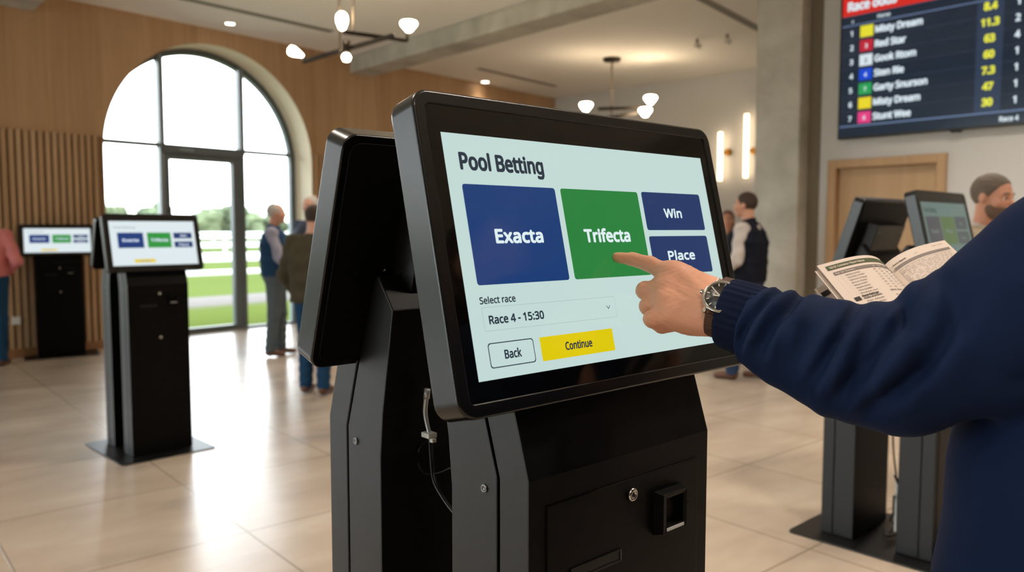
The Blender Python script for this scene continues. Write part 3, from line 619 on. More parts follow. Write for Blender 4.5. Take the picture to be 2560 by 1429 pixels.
for px, py, Y in ((1465, 279, 12.37), (1626, 261, 12.72), (1613, 292, 12.5)): cone_bulb(ch2, at(px, py, Y) - o0, .1, .14)
# recessed spots: ring, lit face and the light they give
ringm = mat('spot_ring', (214, 208, 196), .5)
first = [True]
def downlight(x, y, label, lit=True, r=.045, power=16):
    t = thing('recessed_downlight', label, 'lamp', (x, y, CEIL), group='recessed spots in the ceiling')
    MB().lathe([(r, -.001), (r * 1.35, -.001), (r * 1.35, -.008), (r * 1.02, -.01), (r, -.001)], ringm, 24).build('trim_ring', t)
    MB().lathe([(0, -.004), (r, -.004), (r, -.002), (0, -.002)], spotm if lit else darkvoid, 20).build('diffuser', t)
    return t
downlight(-3.659, 10.597, 'lit ceiling spot above the arched window', r=.06); downlight(-0.486, 14.726, 'lit ceiling spot between the beam and the long far ceiling grille', r=.07)
for nm, x, y, lb in (('a', 2.606, 11.476, 'left of the two small ceiling projector spots near the concrete column'), ('b', 2.954, 11.197, 'right of the two small ceiling projector spots near the concrete column')):
    t = thing('ceiling_spotlight', lb, 'lamp', (x, y, CEIL), group='small surface spots'); MB().cyl((0, 0, 0), (0, 0, -.05), .02, rodm).build('stem', t); MB().cyl((-.03, 0, -.07), (.05, -.02, -.11), .035, ringm).build('head', t)
grill = mat('grille_grey', (172, 170, 160), .6)
slotm = mat('grille_slot', (92, 90, 82), .7)
def vent(a, b_, wd, label):
    a = Vector((a[0], a[1], 0)); b_ = Vector((b_[0], b_[1], 0)); dv = b_ - a; t = thing('ceiling_grille', label, 'vent', (a.x, a.y, CEIL), math.atan2(dv.y, dv.x), 'slot grilles in the ceiling')
    L_ = dv.length; MB().box((0, -wd / 2, -.006), (L_, wd / 2, -.0005), grill).build('frame', t)
    s = MB()
    for k in range(3): y = (k - 1) * wd * .27; s.box((.01, y - wd * .045, -.009), (L_ - .01, y + wd * .045, -.006), slotm)
    s.build('slots', t)
vent((-4.517, 8.651), (-2.430, 11.018), .13, 'long grey slot grille in the ceiling left of the nearer chandelier'); vent((-0.564, 13.497), (0.822, 15.174), .12, 'grey slot grille in the ceiling behind the concrete beam'); vent((2.160, 9.427), (3.427, 11.062), .13, 'grey slot grille in the ceiling beside the concrete column')
# tube wall lamps on the back wall
BN = Vector((-BD.y, BD.x, 0)); BN = -BN if BN.y > 0 else BN
for (s_, z0, z1, zb, lb) in ((4.15, 2.28, 3.095, 2.76, 'shorter glowing tube wall lamp on a brass mount, left one'), (4.63, 2.31, 3.355, 2.75, 'taller glowing tube wall lamp beside the concrete column')):
    P = BC + BD * s_; t = thing('wall_lamp', lb, 'lamp', (P.x, P.y, zb), 0)
    q = BN * .12; MB().cyl((q.x, q.y, z0 - zb), (q.x, q.y, z1 - zb), .036, tubem, 20).build('glow_tube', t)
    a = BD * .1 + BN * .005; e = BD * .1 + BN * .05; m = MB().cyl(a, e, .062, brass, 24); m.cyl(e, Vector(q) , .014, brass, 12); m.build('wall_mount', t)
# small white wall socket near the far kiosk
so = thing('wall_socket', 'small white wall socket low on the slatted wall beside the far kiosk', 'socket', W0 + E1 * -1.04 + Vector((0, 0, .42)), WRZ)
MB().box((-.045, -.056, -.045), (.045, -.044, .045), whitep).build('face_plate', so, bevel=.004)
# ------------------------------------------------------------------ people
def V3(*a): return np.array(a, float)
def rotz(a): return np.array([[cos(a), -sin(a), 0], [sin(a), cos(a), 0], [0, 0, 1.]])
def skin_mat(name, col):
    m = mat(name, col, .5, spec=.35, vary=.1, vscale=30, bump=.12, bscale=160); b = m.node_tree.nodes['Principled BSDF']
    b.inputs['Subsurface Weight'].default_value = .12; b.inputs['Subsurface Radius'].default_value = (.012, .005, .003); b.inputs['Subsurface Scale'].default_value = 1.; return m
skinA = skin_mat('skin_fair', (208, 156, 132)); skinB = skin_mat('skin_ruddy', (200, 146, 122))
eyew = mat('eye_white', (226, 222, 216), .3); eyed = mat('iris_dark', (40, 30, 24), .2); lipm = mat('lips', (150, 84, 76), .5); solem = mat('shoe_sole', (34, 26, 22), .7)
def cloth(name, col, rough=.85, bump=.35, bs=260, vary=.12): return mat(name, col, rough, spec=.16, bump=bump, bscale=bs, vary=vary, vscale=14)
def head_prims(F, Hc, A, k=.018):
    """skull, jaw, nose, ears, brow and chin about head centre Hc, turned by matrix A"""
    T = lambda x, y, z: Hc + A @ V3(x, y, z)
    F.ell(T(0, .014, .03), (.076, .096, .088), k, R=A)
    F.ell(T(0, -.022, -.028), (.058, .070, .078), k + .008, R=A)
    F.cone(T(-.02, -.062, -.088), T(.02, -.062, -.088), .019, k=.02)
    F.cone(T(0, -.088, .008), T(0, -.108, -.018), .008, .0125, k=.010)
    F.cone(T(-.012, -.094, -.02), T(.012, -.094, -.02), .008, k=.006)
    for s in (-1, 1):
        F.ell(T(s * .077, .012, -.002), (.010, .021, .033), .006, R=A)
        F.cone(T(s * .012, -.082, .024), T(s * .045, -.068, .024), .010, k=.012)
        F.ell(T(s * .031, -.083, .006), (.016, .013, .010), .008, op='-', R=A)
        F.ell(T(s * .042, -.055, -.022), (.024, .022, .022), .02, R=A)
    F.cone(T(-.020, -.086, -.050), T(.020, -.086, -.050), .009, k=.008)
def hand_prims(F, w, ax, out, fwd, k=.006, curl=.35, s=1.):
    """relaxed hand hanging from wrist w: ax down the hand, out away from the palm, fwd towards the thumb"""
    ax, out, fwd = [np.array(v, float) / np.linalg.norm(v) for v in (ax, out, fwd)]
    F.cone(w, w + ax * .05, .024 * s, .024, .015, flat=(out, .62))
    for i in range(4):
        q = (i - 1.5) * .019; F.cone(w + ax * .02 + fwd * q * .6, w + ax * .085 - fwd * q, .015, .013, .012)
        ln = (.036, .042, .039, .030)[3 - i]; p = w + ax * .085 - fwd * q; d = ax
        for j, l in enumerate((ln, ln * .75, ln * .6)):
            a = curl * (j + .4); d = ax * cos(a) - out * sin(a); e = p + d * l; F.cone(p, e, .0098 - .001 * j, .009 - .001 * j, .004); p = e
    p = w + ax * .025 + fwd * .024; q = p + ax * .035 + fwd * .022 - out * .012; F.cone(p, q, .014, .0115, .01); F.cone(q, q + ax * .03 + fwd * .004 - out * .010, .0108, .0085, .005)
def person(label, loc, face, H=1.75, skin=None, top=None, vest=None, jacket=False, legs=None, shoes=None, hair=None, beard=None, head_yaw=0., nod=0., arms=None, stance=.0, h=.0095, bald=False, bulk=1., collar=None, long_hair=False, group='visitors in the hall'):
    root = thing('person', label, 'person', loc, math.atan2(face[1], face[0]) + pi / 2, group); s = H / 1.76; root.scale = (s, s, s); skin = skin or skinA
    b = bulk
    hip = {k: V3(k * .088, 0, .91) for k in (-1, 1)}; kn = {k: V3(k * .095, -.012 - k * stance * .5, .50) for k in (-1, 1)}; an = {k: V3(k * .10, .015 - k * stance, .085) for k in (-1, 1)}
    sh = {k: V3(k * .19, .01, 1.415) for k in (-1, 1)}; el = {k: V3(k * .245, .045, 1.125) for k in (-1, 1)}; wr = {k: V3(k * .25, -.03, .875) for k in (-1, 1)}
    for key, v in (arms or {}).items():
        d = {'e': el, 'w': wr}[key[0]]; d[1 if key[1] == 'l' else -1] = V3(*v)
    A = rotz(head_yaw) @ np.array([[1, 0, 0], [0, cos(nod), -sin(nod)], [0, sin(nod), cos(nod)]]); Hc = V3(0, -.03 - .05 * sin(nod), 1.635 - .015 * nod)
    lo, hi = (-.62, -.55, -.01), (.62, .5, 1.80)
    F = Field(lo, hi, h)
    head_prims(F, Hc, A)
    F.cone((0, .012, 1.42), Hc + V3(0, .03, -.05), .058, .054, .02); F.path([(0, 0, .93), (0, 0, 1.08), (0, 0, 1.30)], [.12, .11, .12], .05)
    for k in (-1, 1):
        F.cone((0, .01, 1.36), sh[k], .07, .048, .04); F.path([sh[k], el[k], wr[k]], [.046, .036, .026], .02); F.path([hip[k], kn[k], an[k]], [.082, .05, .036], .04); F.cone(an[k] + V3(0, .02, -.04), an[k] + V3(0, -.13, -.055), .03, .024, .02)
        ax = wr[k] - el[k]; ax = ax / np.linalg.norm(ax); out = V3(k, 0, 0) - ax * (ax[0] * k); fw = np.cross(out, ax); fw = fw if fw[1] < 0 else -fw; hand_prims(F, wr[k], ax, out, fw)
    F.mesh('body', skin, root)
    # trousers
    F = Field((-.35, -.35, .03), (.35, .35, 1.12), h)
    F.path([(-.06, 0, .95), (.06, 0, .95)], [.125 * b, .125 * b], .05); F.cone((0, 0, .95), (0, 0, 1.02), .128 * b, .112 * b, .05)
    for k in (-1, 1): F.path([hip[k], kn[k], an[k] + V3(0, .0, -.005)], [.098 * b, .074, .062], .03)
    F.warp(lambda P: .004 * np.sin(P[..., 2] * 70 + 3 * np.sin(P[..., 0] * 18)) * np.clip((.7 - P[..., 2]) * 3, .2, 1)); F.plane((0, 0, .055), (0, 0, -1))
    F.mesh('trousers', legs, root)
    for k in (-1, 1):
        F = Field((k * .1 - .12, -.34, -.01), (k * .1 + .12, .22, .16), .007)
        a = an[k]; F.cone(a + V3(0, .02, -.035), a + V3(k * .01, -.14, -.050), .042, .036, .03, flat=((0, 0, 1), .85)); F.cone(a + V3(0, .005, .01), a + V3(0, .005, -.03), .043, .045, .02); F.plane((0, 0, .0), (0, 0, -1)); F.mesh('shoe', shoes, root)
    # shirt or jacket: torso and sleeves
    low = .86 if jacket else .97
    F = Field((-.62, -.55, low - .06), (.62, .5, 1.53), h)
    t = .026 if jacket else .0
    F.path([(-.06, 0, low), (-.055, 0, 1.12), (-.08, 0, 1.30), (-.08, .01, 1.36)], [.125 * b + t, .115 * b + t, .118 * b + t, .1], .06); F.path([(.06, 0, low), (.055, 0, 1.12), (.08, 0, 1.30), (.08, .01, 1.36)], [.125 * b + t, .115 * b + t, .118 * b + t, .1], .06)
    for k in (-1, 1): F.cone((0, .01, 1.405), sh[k] + V3(-k * .01, 0, -.005), .078, .062, .05); F.path([sh[k], el[k], wr[k]], [.064 + t * .7, .055 + t * .8, .040 + t * .8], .025)
    F.cone((0, .012, 1.44), (0, .004, 1.478), .070, .064, .015)
    F.warp(lambda P: .006 * np.sin(P[..., 2] * 42 + 4 * np.sin(P[..., 0] * 9 + P[..., 1] * 7)) * np.sin(P[..., 0] * 11 + 1.3)); F.plane((0, 0, low), (0, 0, -1)); F.plane((0, -.01, 1.487), (0, -.25, 1))
    F.mesh('jacket' if jacket else 'shirt', top, root)
    if vest:
        F = Field((-.4, -.35, .90), (.4, .35, 1.53), h)
        F.path([(-.06, 0, .98), (-.058, 0, 1.12), (-.085, 0, 1.30), (-.075, .01, 1.38)], [.145 * b, .137 * b, .137 * b, .105], .06); F.path([(.06, 0, .98), (.058, 0, 1.12), (.085, 0, 1.30), (.075, .01, 1.38)], [.145 * b, .137 * b, .137 * b, .105], .06)
        F.cone((-.11, .01, 1.42), (.11, .01, 1.42), .060, k=.04); F.cone((0, .016, 1.44), (0, .01, 1.50), .076, .070, .015)
        F.warp(lambda P: .007 * np.abs(np.sin(P[..., 2] * 34)) - .003); F.plane((0, 0, .925), (0, 0, -1)); F.plane((0, -.01, 1.505), (0, -.3, 1)); F.mesh('padded_vest', vest, root)
    if collar:
        F = Field((-.15, -.15, 1.40), (.15, .15, 1.56), .007); F.cone((0, .014, 1.45), (0, 0, 1.50), .078, .070, .01); F.cone((0, .014, 1.40), (0, -.004, 1.56), .066, .061, .002, op='-'); F.plane((0, -.02, 1.497), (0, -.35, 1)); F.plane((0, 0, 1.445), (0, .5, -1)); F.mesh('collar', collar, root)
    # hair: shell over the skull cut along the hairline
    T = lambda x, y, z: Hc + A @ V3(x, y, z)
    if hair:
        F = Field(Hc - .16, Hc + .16, .006)
        F.ell(T(0, .020, .034), (.083, .101, .094), .01, R=A)
        if long_hair: F.ell(T(0, .05, -.06), (.085, .06, .11), .03, R=A)
        F.warp(lambda P: .0025 * np.sin(P[..., 0] * 260 + 40 * P[..., 1]) * np.sin(P[..., 2] * 120))
        F.plane(T(0, -.058, .072) if not bald else T(0, -.03, .06), A @ (V3(0, -1, -.62) if not bald else V3(0, -.9, .8))); F.plane(T(0, .02, -.035), A @ V3(0, -.45, -1.)) if not long_hair else None
        F.mesh('hair', hair, root)
    if beard:
        F = Field(Hc - .15, Hc + .12, .005); F.ell(T(0, -.026, -.045), (.0625, .0725, .072), .01, R=A); F.cone(T(-.02, -.066, -.092), T(.02, -.066, -.092), .022, k=.02); F.cone(T(-.022, -.092, -.040), T(.022, -.092, -.040), .007, k=.006)
        F.plane(T(0, -.07, -.034), A @ V3(0, -.35, 1)); F.mesh('beard', beard, root)
    for k in (-1, 1):
        e = MB(); u = MB()
        for (m, r, dy) in ((eyew, .0105, 0), (eyed, .0055, -.0072)): (e).lathe([(0, -r), (r * .7, -r * .7), (r, 0), (r * .7, r * .7), (0, r)], m, 12, Matrix.Translation(Vector(T(k * .031, -.071 + dy, .006))))
        u.tube([T(k * .016, -.089, .030), T(k * .031, -.086, .034), T(k * .047, -.072, .030)], .0035, hair or eyed, 6)
        e.build('eye', root); u.build('eyebrow', root)
    MB().tube([T(-.024, -.081, -.052), T(-.01, -.093, -.050), T(0, -.094, -.051), T(.01, -.093, -.050), T(.024, -.081, -.052)], .0042, lipm, 8).build('mouth', root)
    return root
navyv = cloth('navy_vest', (34, 62, 92)); lilac = cloth('lilac_shirt', (150, 148, 166)); greyt = cloth('grey_trousers', (86, 96, 102)); brownsh = mat('brown_leather', (92, 58, 42), .45, bump=.1)
olive = cloth('olive_jacket', (72, 66, 50)); jeans = cloth('blue_jeans', (30, 66, 98)); jeans2 = cloth('light_jeans', (96, 120, 160)); greyhair = mat('grey_hair', (186, 180, 172), .7, bump=.6, bscale=300); brownhair = mat('brown_hair', (58, 42, 32), .6, bump=.6, bscale=300)
darkv = cloth('dark_vest', (22, 26, 38)); whites = cloth('white_shirt', (196, 188, 184)); pink = cloth('pink_shirt', (214, 130, 130)); cream = cloth('cream_shirt', (176, 164, 142)); red_hair = mat('auburn_hair', (110, 74, 56), .6, bump=.5, bscale=300); blackc = cloth('black_jacket', (26, 28, 34)); khaki = cloth('denim_dark', (44, 62, 92))
saltp = mat('salt_pepper_hair', (104, 92, 80), .65, bump=.6, bscale=300)
person('man in a blue padded vest and grey trousers standing before the arched window', (-2.70, 9.12, 0), (1, .18), 1.745, skinB, lilac, navyv, legs=greyt, shoes=brownsh, hair=greyhair, bald=True, bulk=1.12, arms=dict(er=(-.25, -.07, 1.14), wr=(-.22, -.21, .91)), stance=.05)
person('man in an olive jacket and blue jeans seen from behind, beside the main kiosk', (-1.735, 6.98, 0), (.25, 1), 1.66, skinA, olive, legs=jeans, shoes=brownsh, hair=brownhair, jacket=True, bulk=1.12, nod=.25, stance=.02, arms=dict(el=(.27, .03, 1.12), wl=(.25, -.12, .93)))
person('tall grey-haired person in light blue jeans behind the olive-jacketed man', (-2.40, 9.62, 0), (-.4, -1), 1.85, skinB, cloth('slate_shirt', (70, 76, 92)), legs=jeans2, shoes=brownsh, hair=greyhair, stance=.02)
person('dark-haired man in a dark vest with white sleeves, left of the concrete column', (2.25, 7.66, 0), (-.85, .62), 1.80, skinA, whites, darkv, legs=khaki, shoes=brownsh, hair=brownhair, bulk=1.15, stance=.10, arms=dict(el=(.26, .0, 1.13), wl=(.17, -.2, .98), er=(-.26, .0, 1.13), wr=(-.17, -.2, .98)))
person('dark-haired man in a black jacket mostly hidden behind the man in the dark vest', (2.90, 9.55, 0), (-1, -.35), 1.77, skinB, blackc, legs=khaki, shoes=brownsh, hair=brownhair, jacket=True)
person('auburn-haired person between the main screen and the man in the dark vest', (2.43, 9.05, 0), (-.3, -1), 1.66, skinB, cloth('plum_top', (90, 70, 72)), legs=khaki, shoes=brownsh, hair=red_hair, long_hair=True)
person('person in a pink shirt and jeans beside the far kiosk at the slatted wall', (-5.50, 8.38, 0), (-.25, 1), 1.72, skinA, pink, legs=jeans, shoes=brownsh, hair=brownhair, arms=dict(er=(-.30, .05, 1.14), wr=(-.16, -.17, 1.02), el=(.30, .05, 1.14), wl=(.16, -.17, 1.02)), jacket=False, bulk=1.1)
person('bearded man in a cream shirt looking down beside the washed-out kiosk screen', (2.465, 4.18, 0), (.48, -.88), 1.735, skinB, cream, legs=khaki, shoes=brownsh, hair=saltp, beard=mat('beard_hair', (112, 88, 72), .7, bump=.5, bscale=300), nod=.16, h=.008, collar=whites, arms=dict(er=(-.26, .0, 1.13), wr=(-.17, -.2, .98), el=(.26, .0, 1.13), wl=(.17, -.2, .98)))
# ------------------------------------------------------------------ the pointing person
hero = thing('person', 'person in a navy jacket with a wristwatch, pointing at the main screen', 'person', (.72, .92, 0))
HM = hero.location
a_ = lambda px, py, Y: np.array(at(px, py, Y)) - np.array(HM)
navy = cloth('navy_jacket', (15, 31, 62), .85, bump=.04, bs=900, vary=.06); navyknit = cloth('navy_cuff', (15, 25, 50), .9, bump=.05, bs=500, vary=.05)
hskin = skin_mat('skin_hand', (226, 166, 138))
SHL, SHR = V3(-.155, -.12, 1.405), V3(.14, .12, 1.42)          # shoulders, person facing towards the kiosk
FW = V3(-.62, .78, 0); FW /= np.linalg.norm(FW); LT = V3(-FW[1], FW[0], 0) * 1.
ELB = a_(2255, 925, .885); WRI = a_(1812, 776, 1.012)
# --- left hand
F = Field(np.minimum(a_(1530, 600, 1.17), a_(1900, 900, .93)) - .03, np.maximum(a_(1530, 600, 1.17), a_(1900, 900, .93)) + .035, .00155)
tip, dip, pip, mcp = a_(1543, 643, 1.112), a_(1583, 648, 1.104), a_(1625, 660, 1.092), a_(1683, 690, 1.068)
F.path([tip, dip, pip, mcp], [.0072, .0092, .0108, .0135], .004)
F.ell(mcp + V3(0, -.002, .001), (.016, .014, .014), .012)
m2, m3, m4 = a_(1668, 724, 1.058), a_(1668, 757, 1.043), a_(1682, 785, 1.030)     # other knuckles
W1, W2 = a_(1788, 738, 1.030), a_(1790, 800, 1.008)                              # wrist, thumb side and little-finger side
for q, w, r0, r1 in ((mcp, W1, .0155, .021), (m2, a_(1788, 758, 1.022), .0155, .021), (m3, a_(1790, 780, 1.015), .0150, .021), (m4, W2, .0145, .020)): F.cone(q, w, r0, r1, .016)
F.path([mcp, m2, m3, m4], [.0155, .0155, .0145, .0135], .012)
F.cone(a_(1722, 703, 1.072), a_(1795, 745, 1.045), .0175, .021, .016); F.ell(a_(1735, 790, 1.035), (.030, .022, .024), .02)   # thumb mound, palm edge
# curled fingers: knuckle, middle joint, tip joint, tip tucked into the palm
p2, q2, r2 = a_(1613, 726, 1.076), a_(1640, 745, 1.108), a_(1672, 745, 1.100)
p3, q3, r3 = a_(1621, 765, 1.060), a_(1640, 785, 1.088), a_(1674, 780, 1.084)
p4, q4, r4 = a_(1630, 797, 1.036), a_(1654, 813, 1.044), a_(1681, 812, 1.046)
F.path([m2, p2], [.0165, .0122], .006); F.path([p2, q2, r2], [.0118, .0105, .0088], .003)
F.path([m3, p3], [.0158, .0120], .004); F.path([p3, q3, r3], [.0116, .0100, .0086], .003)
F.path([m4, p4], [.0145, .0112], .004); F.path([p4, q4, r4], [.0110, .0106, .0094], .0022)
for kk, (a, r) in enumerate(((p2, .0112), (p3, .0110), (p4, .0102))): F.ell(a, (r, r, r), .004)
for a, r in ((mcp, .0145), (m2, .0145), (m3, .0138), (m4, .0128)): F.ell(a + V3(-.001, -.0055, .0035), (r, r * .8, r * .8), .008)
# thumb: leaves the side of the palm on the far side, folded over the curled fingers
t0, t1_, t2_, t3_ = a_(1745, 722, 1.085), a_(1705, 728, 1.110), a_(1668, 742, 1.122), a_(1645, 757, 1.120)
F.path([t0, t1_, t2_, t3_], [.019, .0145, .0115, .0095], .008)
# forearm
F.cone(a_(1790, 770, 1.02), a_(1900, 800, .985), .0275, .031, .018, flat=((0, -.8, .55), .78))
# tendons and creases
for q, w in ((mcp, a_(1765, 742, 1.012)), (m2, a_(1768, 760, 1.006)), (m3, a_(1770, 778, 1.0)), ): F.cone(q + V3(.006, -.012, .004), w + V3(0, -.005, .002), .0045, .0030, .008)
def creases(P):
    d = 0
    for c, ax in ((dip, pip - tip), (pip, mcp - dip)):
        u = (P - c) @ (ax / np.linalg.norm(ax)); rr = np.sqrt(((P - c) ** 2).sum(-1))
        for o in (-.0022, 0, .0022): d = d + .00045 * np.exp(-((u - o) / .0006) ** 2) * (rr < .016)
    u = P @ V3(.8, .3, -.1); return d + .00018 * np.sin(P[..., 0] * 420 + 8 * np.sin(P[..., 2] * 160))
F.warp(creases)
F.mesh('left_hand', hskin, hero, relax=1)['label'] = 'fair left hand, index finger touching the green button'
# nail
nd = (tip - dip) / np.linalg.norm(tip - dip); nu = V3(.1, -.55, .85); nu -= nd * (nu @ nd); nu /= np.linalg.norm(nu); ns = np.cross(nd, nu)
g = MB(); R_ = []
for i in range(7):
    t = -1 + i / 3; row = []
    for j in range(7):
        q = -1 + j / 3; wdt = .0050 * (1 - .35 * max(0, t) ** 3 - .12 * max(0, -t) ** 3)
        row.append(tip - nd * .0008 + nd * t * .0055 + ns * q * wdt + nu * (.0071 - .0030 * q * q - .0008 * max(0, t)))
    R_.append(row)
g.loft(R_, mat('nail', (228, 176, 152), .25, spec=.6), (False, False), True, closed=False); g.build('nail', bpy.data.objects['left_hand'])
# --- watch
wc = a_(1803, 744, .985); wn = V3(-.38, -.78, .52); wn /= np.linalg.norm(wn)
fa = a_(1900, 800, .985) - a_(1770, 765, 1.03); fa -= wn * (fa @ wn); fa /= np.linalg.norm(fa); ws = np.cross(wn, fa)
WM = Matrix(((fa[0], ws[0], wn[0], wc[0]), (fa[1], ws[1], wn[1], wc[1]), (fa[2], ws[2], wn[2], wc[2]), (0, 0, 0, 1)))
watch = MB(); watch.lathe([(0, -.004), (.0185, -.004), (.0205, -.001), (.0205, .003), (.0198, .0048), (.0176, .0052), (.0170, .0036), (0, .0036)], chrome, 48)
for sy in (-1, 1):
    for sx_ in (-1, 1): watch.box((sx_ * .0115 - .0013, min(sy * .0165, sy * .0225), -.0045), (sx_ * .0115 + .0013, max(sy * .0165, sy * .0225), .0005), chrome)
watch.cyl((-.0205, 0, .001), (-.0245, 0, .001), .0028, chrome, 16)
wo = watch.build('wristwatch', hero, bevel=.0004); wo.matrix_local = WM @ Matrix.Scale(1.1, 4); wo['label'] = 'round steel wristwatch with a dark dial and brown strap'
dl = MB(); dl.lathe([(0, .0038), (.0172, .0038), (.0172, .0037), (0, .0037)], mat('watch_dial', (52, 50, 46), .35), 40)
dl.build('dial', wo)
mk = MB(); idx_m = mat('watch_marks', (236, 232, 220), .3, metal=.3)
for i in range(12): mk.box((-.0006, .0128, .0039), (.0006, .0160, .0043), idx_m, Matrix.Rotation(i * pi / 6, 4, 'Z'))
for i in range(60): mk.box((-.00012, .0163, .0039), (.00012, .0169, .0041), idx_m, Matrix.Rotation(i * pi / 30, 4, 'Z'))
for ang, ln, wd in ((100, .0085, .0007), (62, .0125, .0005), (75, .0135, .0002)): mk.box((-wd, -.002, .0043), (wd, ln, .0046), idx_m, Matrix.Rotation(rad(ang), 4, 'Z'))
mk.lathe([(0, .0039), (.0012, .0039), (.0012, .0049), (0, .0049)], chrome, 14)
sd = Matrix.Translation((.0075, -.002, 0))
for k in range(24): mk.box((-.00012, .0036, .0039), (.00012, .0042, .0041), idx_m, sd @ Matrix.Rotation(k * pi / 12, 4, 'Z'))
mk.build('hands_and_markers', wo)
strap_m = mat('brown_strap', (78, 46, 32), .5, bump=.5, bscale=400)
st = MB(); c0 = Vector((0, 0, -.028))
for sgn in (1, -1):
    R_ = []
    for i in range(15):
        t = i / 14; a = pi / 2 - sgn * (.62 + t * 2.5); rx, rz = .0345, .0290
        P = Vector((0, rx * cos(a), rz * sin(a) - .0285)); nrm = Vector((0, cos(a) / rx, sin(a) / rz)).normalized(); w = .0105 - .0018 * t
        R_.append([P + Vector((-w, 0, 0)), P + nrm * .0022 + Vector((-w, 0, 0)), P + nrm * .0022 + Vector((w, 0, 0)), P + Vector((w, 0, 0))])
    st.loft(R_, strap_m, (True, True))
st.build('strap', wo, bevel=.0004)
# --- jacket: torso, both sleeves, one continuous garment
h = .0042
CH = V3(0, 0, 0)
F = Field((-.52, -.36, .80), (.40, .34, 1.60), h)
TC = V3(.03, .02, 0)
RT = -LT if (LT @ (SHL - SHR)) > 0 else LT
lat = (SHL - SHR) * V3(1, 1, 0); lat /= np.linalg.norm(lat)
mid = (SHL + SHR) / 2 * V3(1, 1, 0) + V3(.02, .0, 0)
for s_, w_ in ((-1, .085), (1, .085)):
    F.path([mid + lat * s_ * .07 + V3(0, 0, .84), mid + lat * s_ * .075 + V3(0, 0, 1.0), mid + lat * s_ * .085 + V3(0, 0, 1.18), mid + lat * s_ * .09 + V3(0, 0, 1.36)], [.165, .158, .150, .105], .06)
F.cone(SHL, mid + V3(0, .0, 1.46), .085, .075, .05); F.cone(SHR, mid + V3(0, 0, 1.46), .085, .075, .05); F.cone(mid + V3(0, 0, 1.44), mid + V3(-.01, .01, 1.55), .075, .068, .03)
mfa = (ELB * .5 + WRI * .5); CUF = a_(1862, 800, .992)
upm = SHL * .5 + ELB * .5 + V3(.01, 0, -.004)
F.path([SHL + V3(.0, 0, .0), upm, ELB], [.084, .076, .068], .03)
F.path([ELB, ELB * .66 + CUF * .34 + V3(0, 0, -.010), ELB * .33 + CUF * .67 + V3(0, 0, -.007), CUF * 1.02 - ELB * .02], [.068, .063, .053, .0468], .025)
# right sleeve down to the leaflet, hidden behind
ELR = SHR + V3(.09, .03, -.22); WRR = V3(-.08, .205, 1.215)
F.path([SHR, ELR, WRR], [.082, .068, .05], .03)
ax_ = CUF - ELB; La = np.linalg.norm(ax_); ax_ /= La; up_ = V3(0, 0, 1) - ax_ * ax_[2]; up_ /= np.linalg.norm(up_); sd_ = np.cross(ax_, up_)
axu = ELB - SHL; Lu = np.linalg.norm(axu); axu /= Lu
camd = -(np.array(HM) - V3(0, 0, CAM_H) + ELB); camd /= np.linalg.norm(camd); ca0 = math.atan2(camd @ up_, camd @ sd_)
# creases: place along the forearm, width, depth, angle from the viewer's side, slant, angular reach
CR = [(.915, .0050, .0035, .0, .000, 9.), (.86, .0055, .0100, -.2, .010, 1.6), (.80, .0060, .0090, .5, .012, 1.5), (.73, .0060, .0130, .25, .010, 1.8), (.665, .0060, .0060, -.5, -.008, 1.2), (.60, .0090, .0045, .9, .012, 1.3), (.50, .0120, .0060, .4, .014, 1.3),
      (.375, .0070, .0135, .35, .010, 1.7), (.30, .0070, .0060, .8, -.006, 1.1), (.225, .0070, .0120, .6, .010, 1.4), (.13, .0085, .0130, .1, .020, 1.7), (.05, .0070, .0070, .9, -.01, 1.0), (-.03, .0085, .0110, .35, .03, 1.3), (-.13, .010, .0100, .0, .03, 1.2)]
def folds(P):
    D = P - ELB; t = D @ ax_; r = D - t[..., None] * ax_; a = np.arctan2(r @ up_, r @ sd_) - ca0; a = (a + pi) % (2 * pi) - pi; rr = np.sqrt((r ** 2).sum(-1)); win = np.exp(-(rr / .115) ** 6)
    d = 0.
    for f, wd, dp, a0, sl_, reach in CR:
        aa = a - a0 * (1 if camd @ up_ > -9 else 1); u = (t - f * La - sl_ * np.sin(aa * 1.3)) / wd
        w_ = np.exp(-(aa / reach) ** 4); d = d + dp * w_ * (np.exp(-u * u) - .45 * np.exp(-((u - 1.9) / 1.3) ** 2) - .30 * np.exp(-((u + 2.) / 1.4) ** 2))
    return d * win * np.clip((r @ up_) / np.maximum(rr, 1e-4) * 1.6 + 1.25, 0.08, 1)
def drape(P):
    D2 = P - SHL; u = D2 @ axu; r2 = D2 - u[..., None] * axu; w2 = np.exp(-(np.sqrt((r2 ** 2).sum(-1)) / .13) ** 6) * np.clip(u / .06, 0, 1) * np.clip((Lu - u) / .05, 0, 1)
    s2 = np.sin(u * 48 + 9 * P[..., 2] + 1.6 * np.sin(P[..., 0] * 30)); d = .006 * w2 * (np.abs(s2) - .5) * -1.4
    low = np.clip((1.32 - P[..., 2]) / .1, 0, 1) * (1 - w2); s3 = np.sin(P[..., 0] * 34 - P[..., 1] * 22 + 2.2 * np.sin(P[..., 2] * 9)); hi_ = np.clip((P[..., 2] - 1.34) / .06, 0, 1); d = d + .005 * hi_ * (np.abs(np.sin(P[..., 2] * 30 + P[..., 0] * 22 + 1.5 * np.sin(P[..., 0] * 16))) - .5)
    return d + .010 * low * s3 * (.5 + .5 * np.sin(P[..., 2] * 13 + 1.)) 
F.warp(folds, np.minimum(ELB, CUF) - .12, np.maximum(ELB, CUF) + .13); F.warp(drape)
# front seam and pocket line of the body
F.plane((0, 0, .83), (0, 0, -1)); F.plane(ELB + ax_ * La * .965, ax_, .003)
jk = F.mesh('jacket', navy, hero, relax=2); jk['label'] = 'loose navy jacket with creased sleeves'
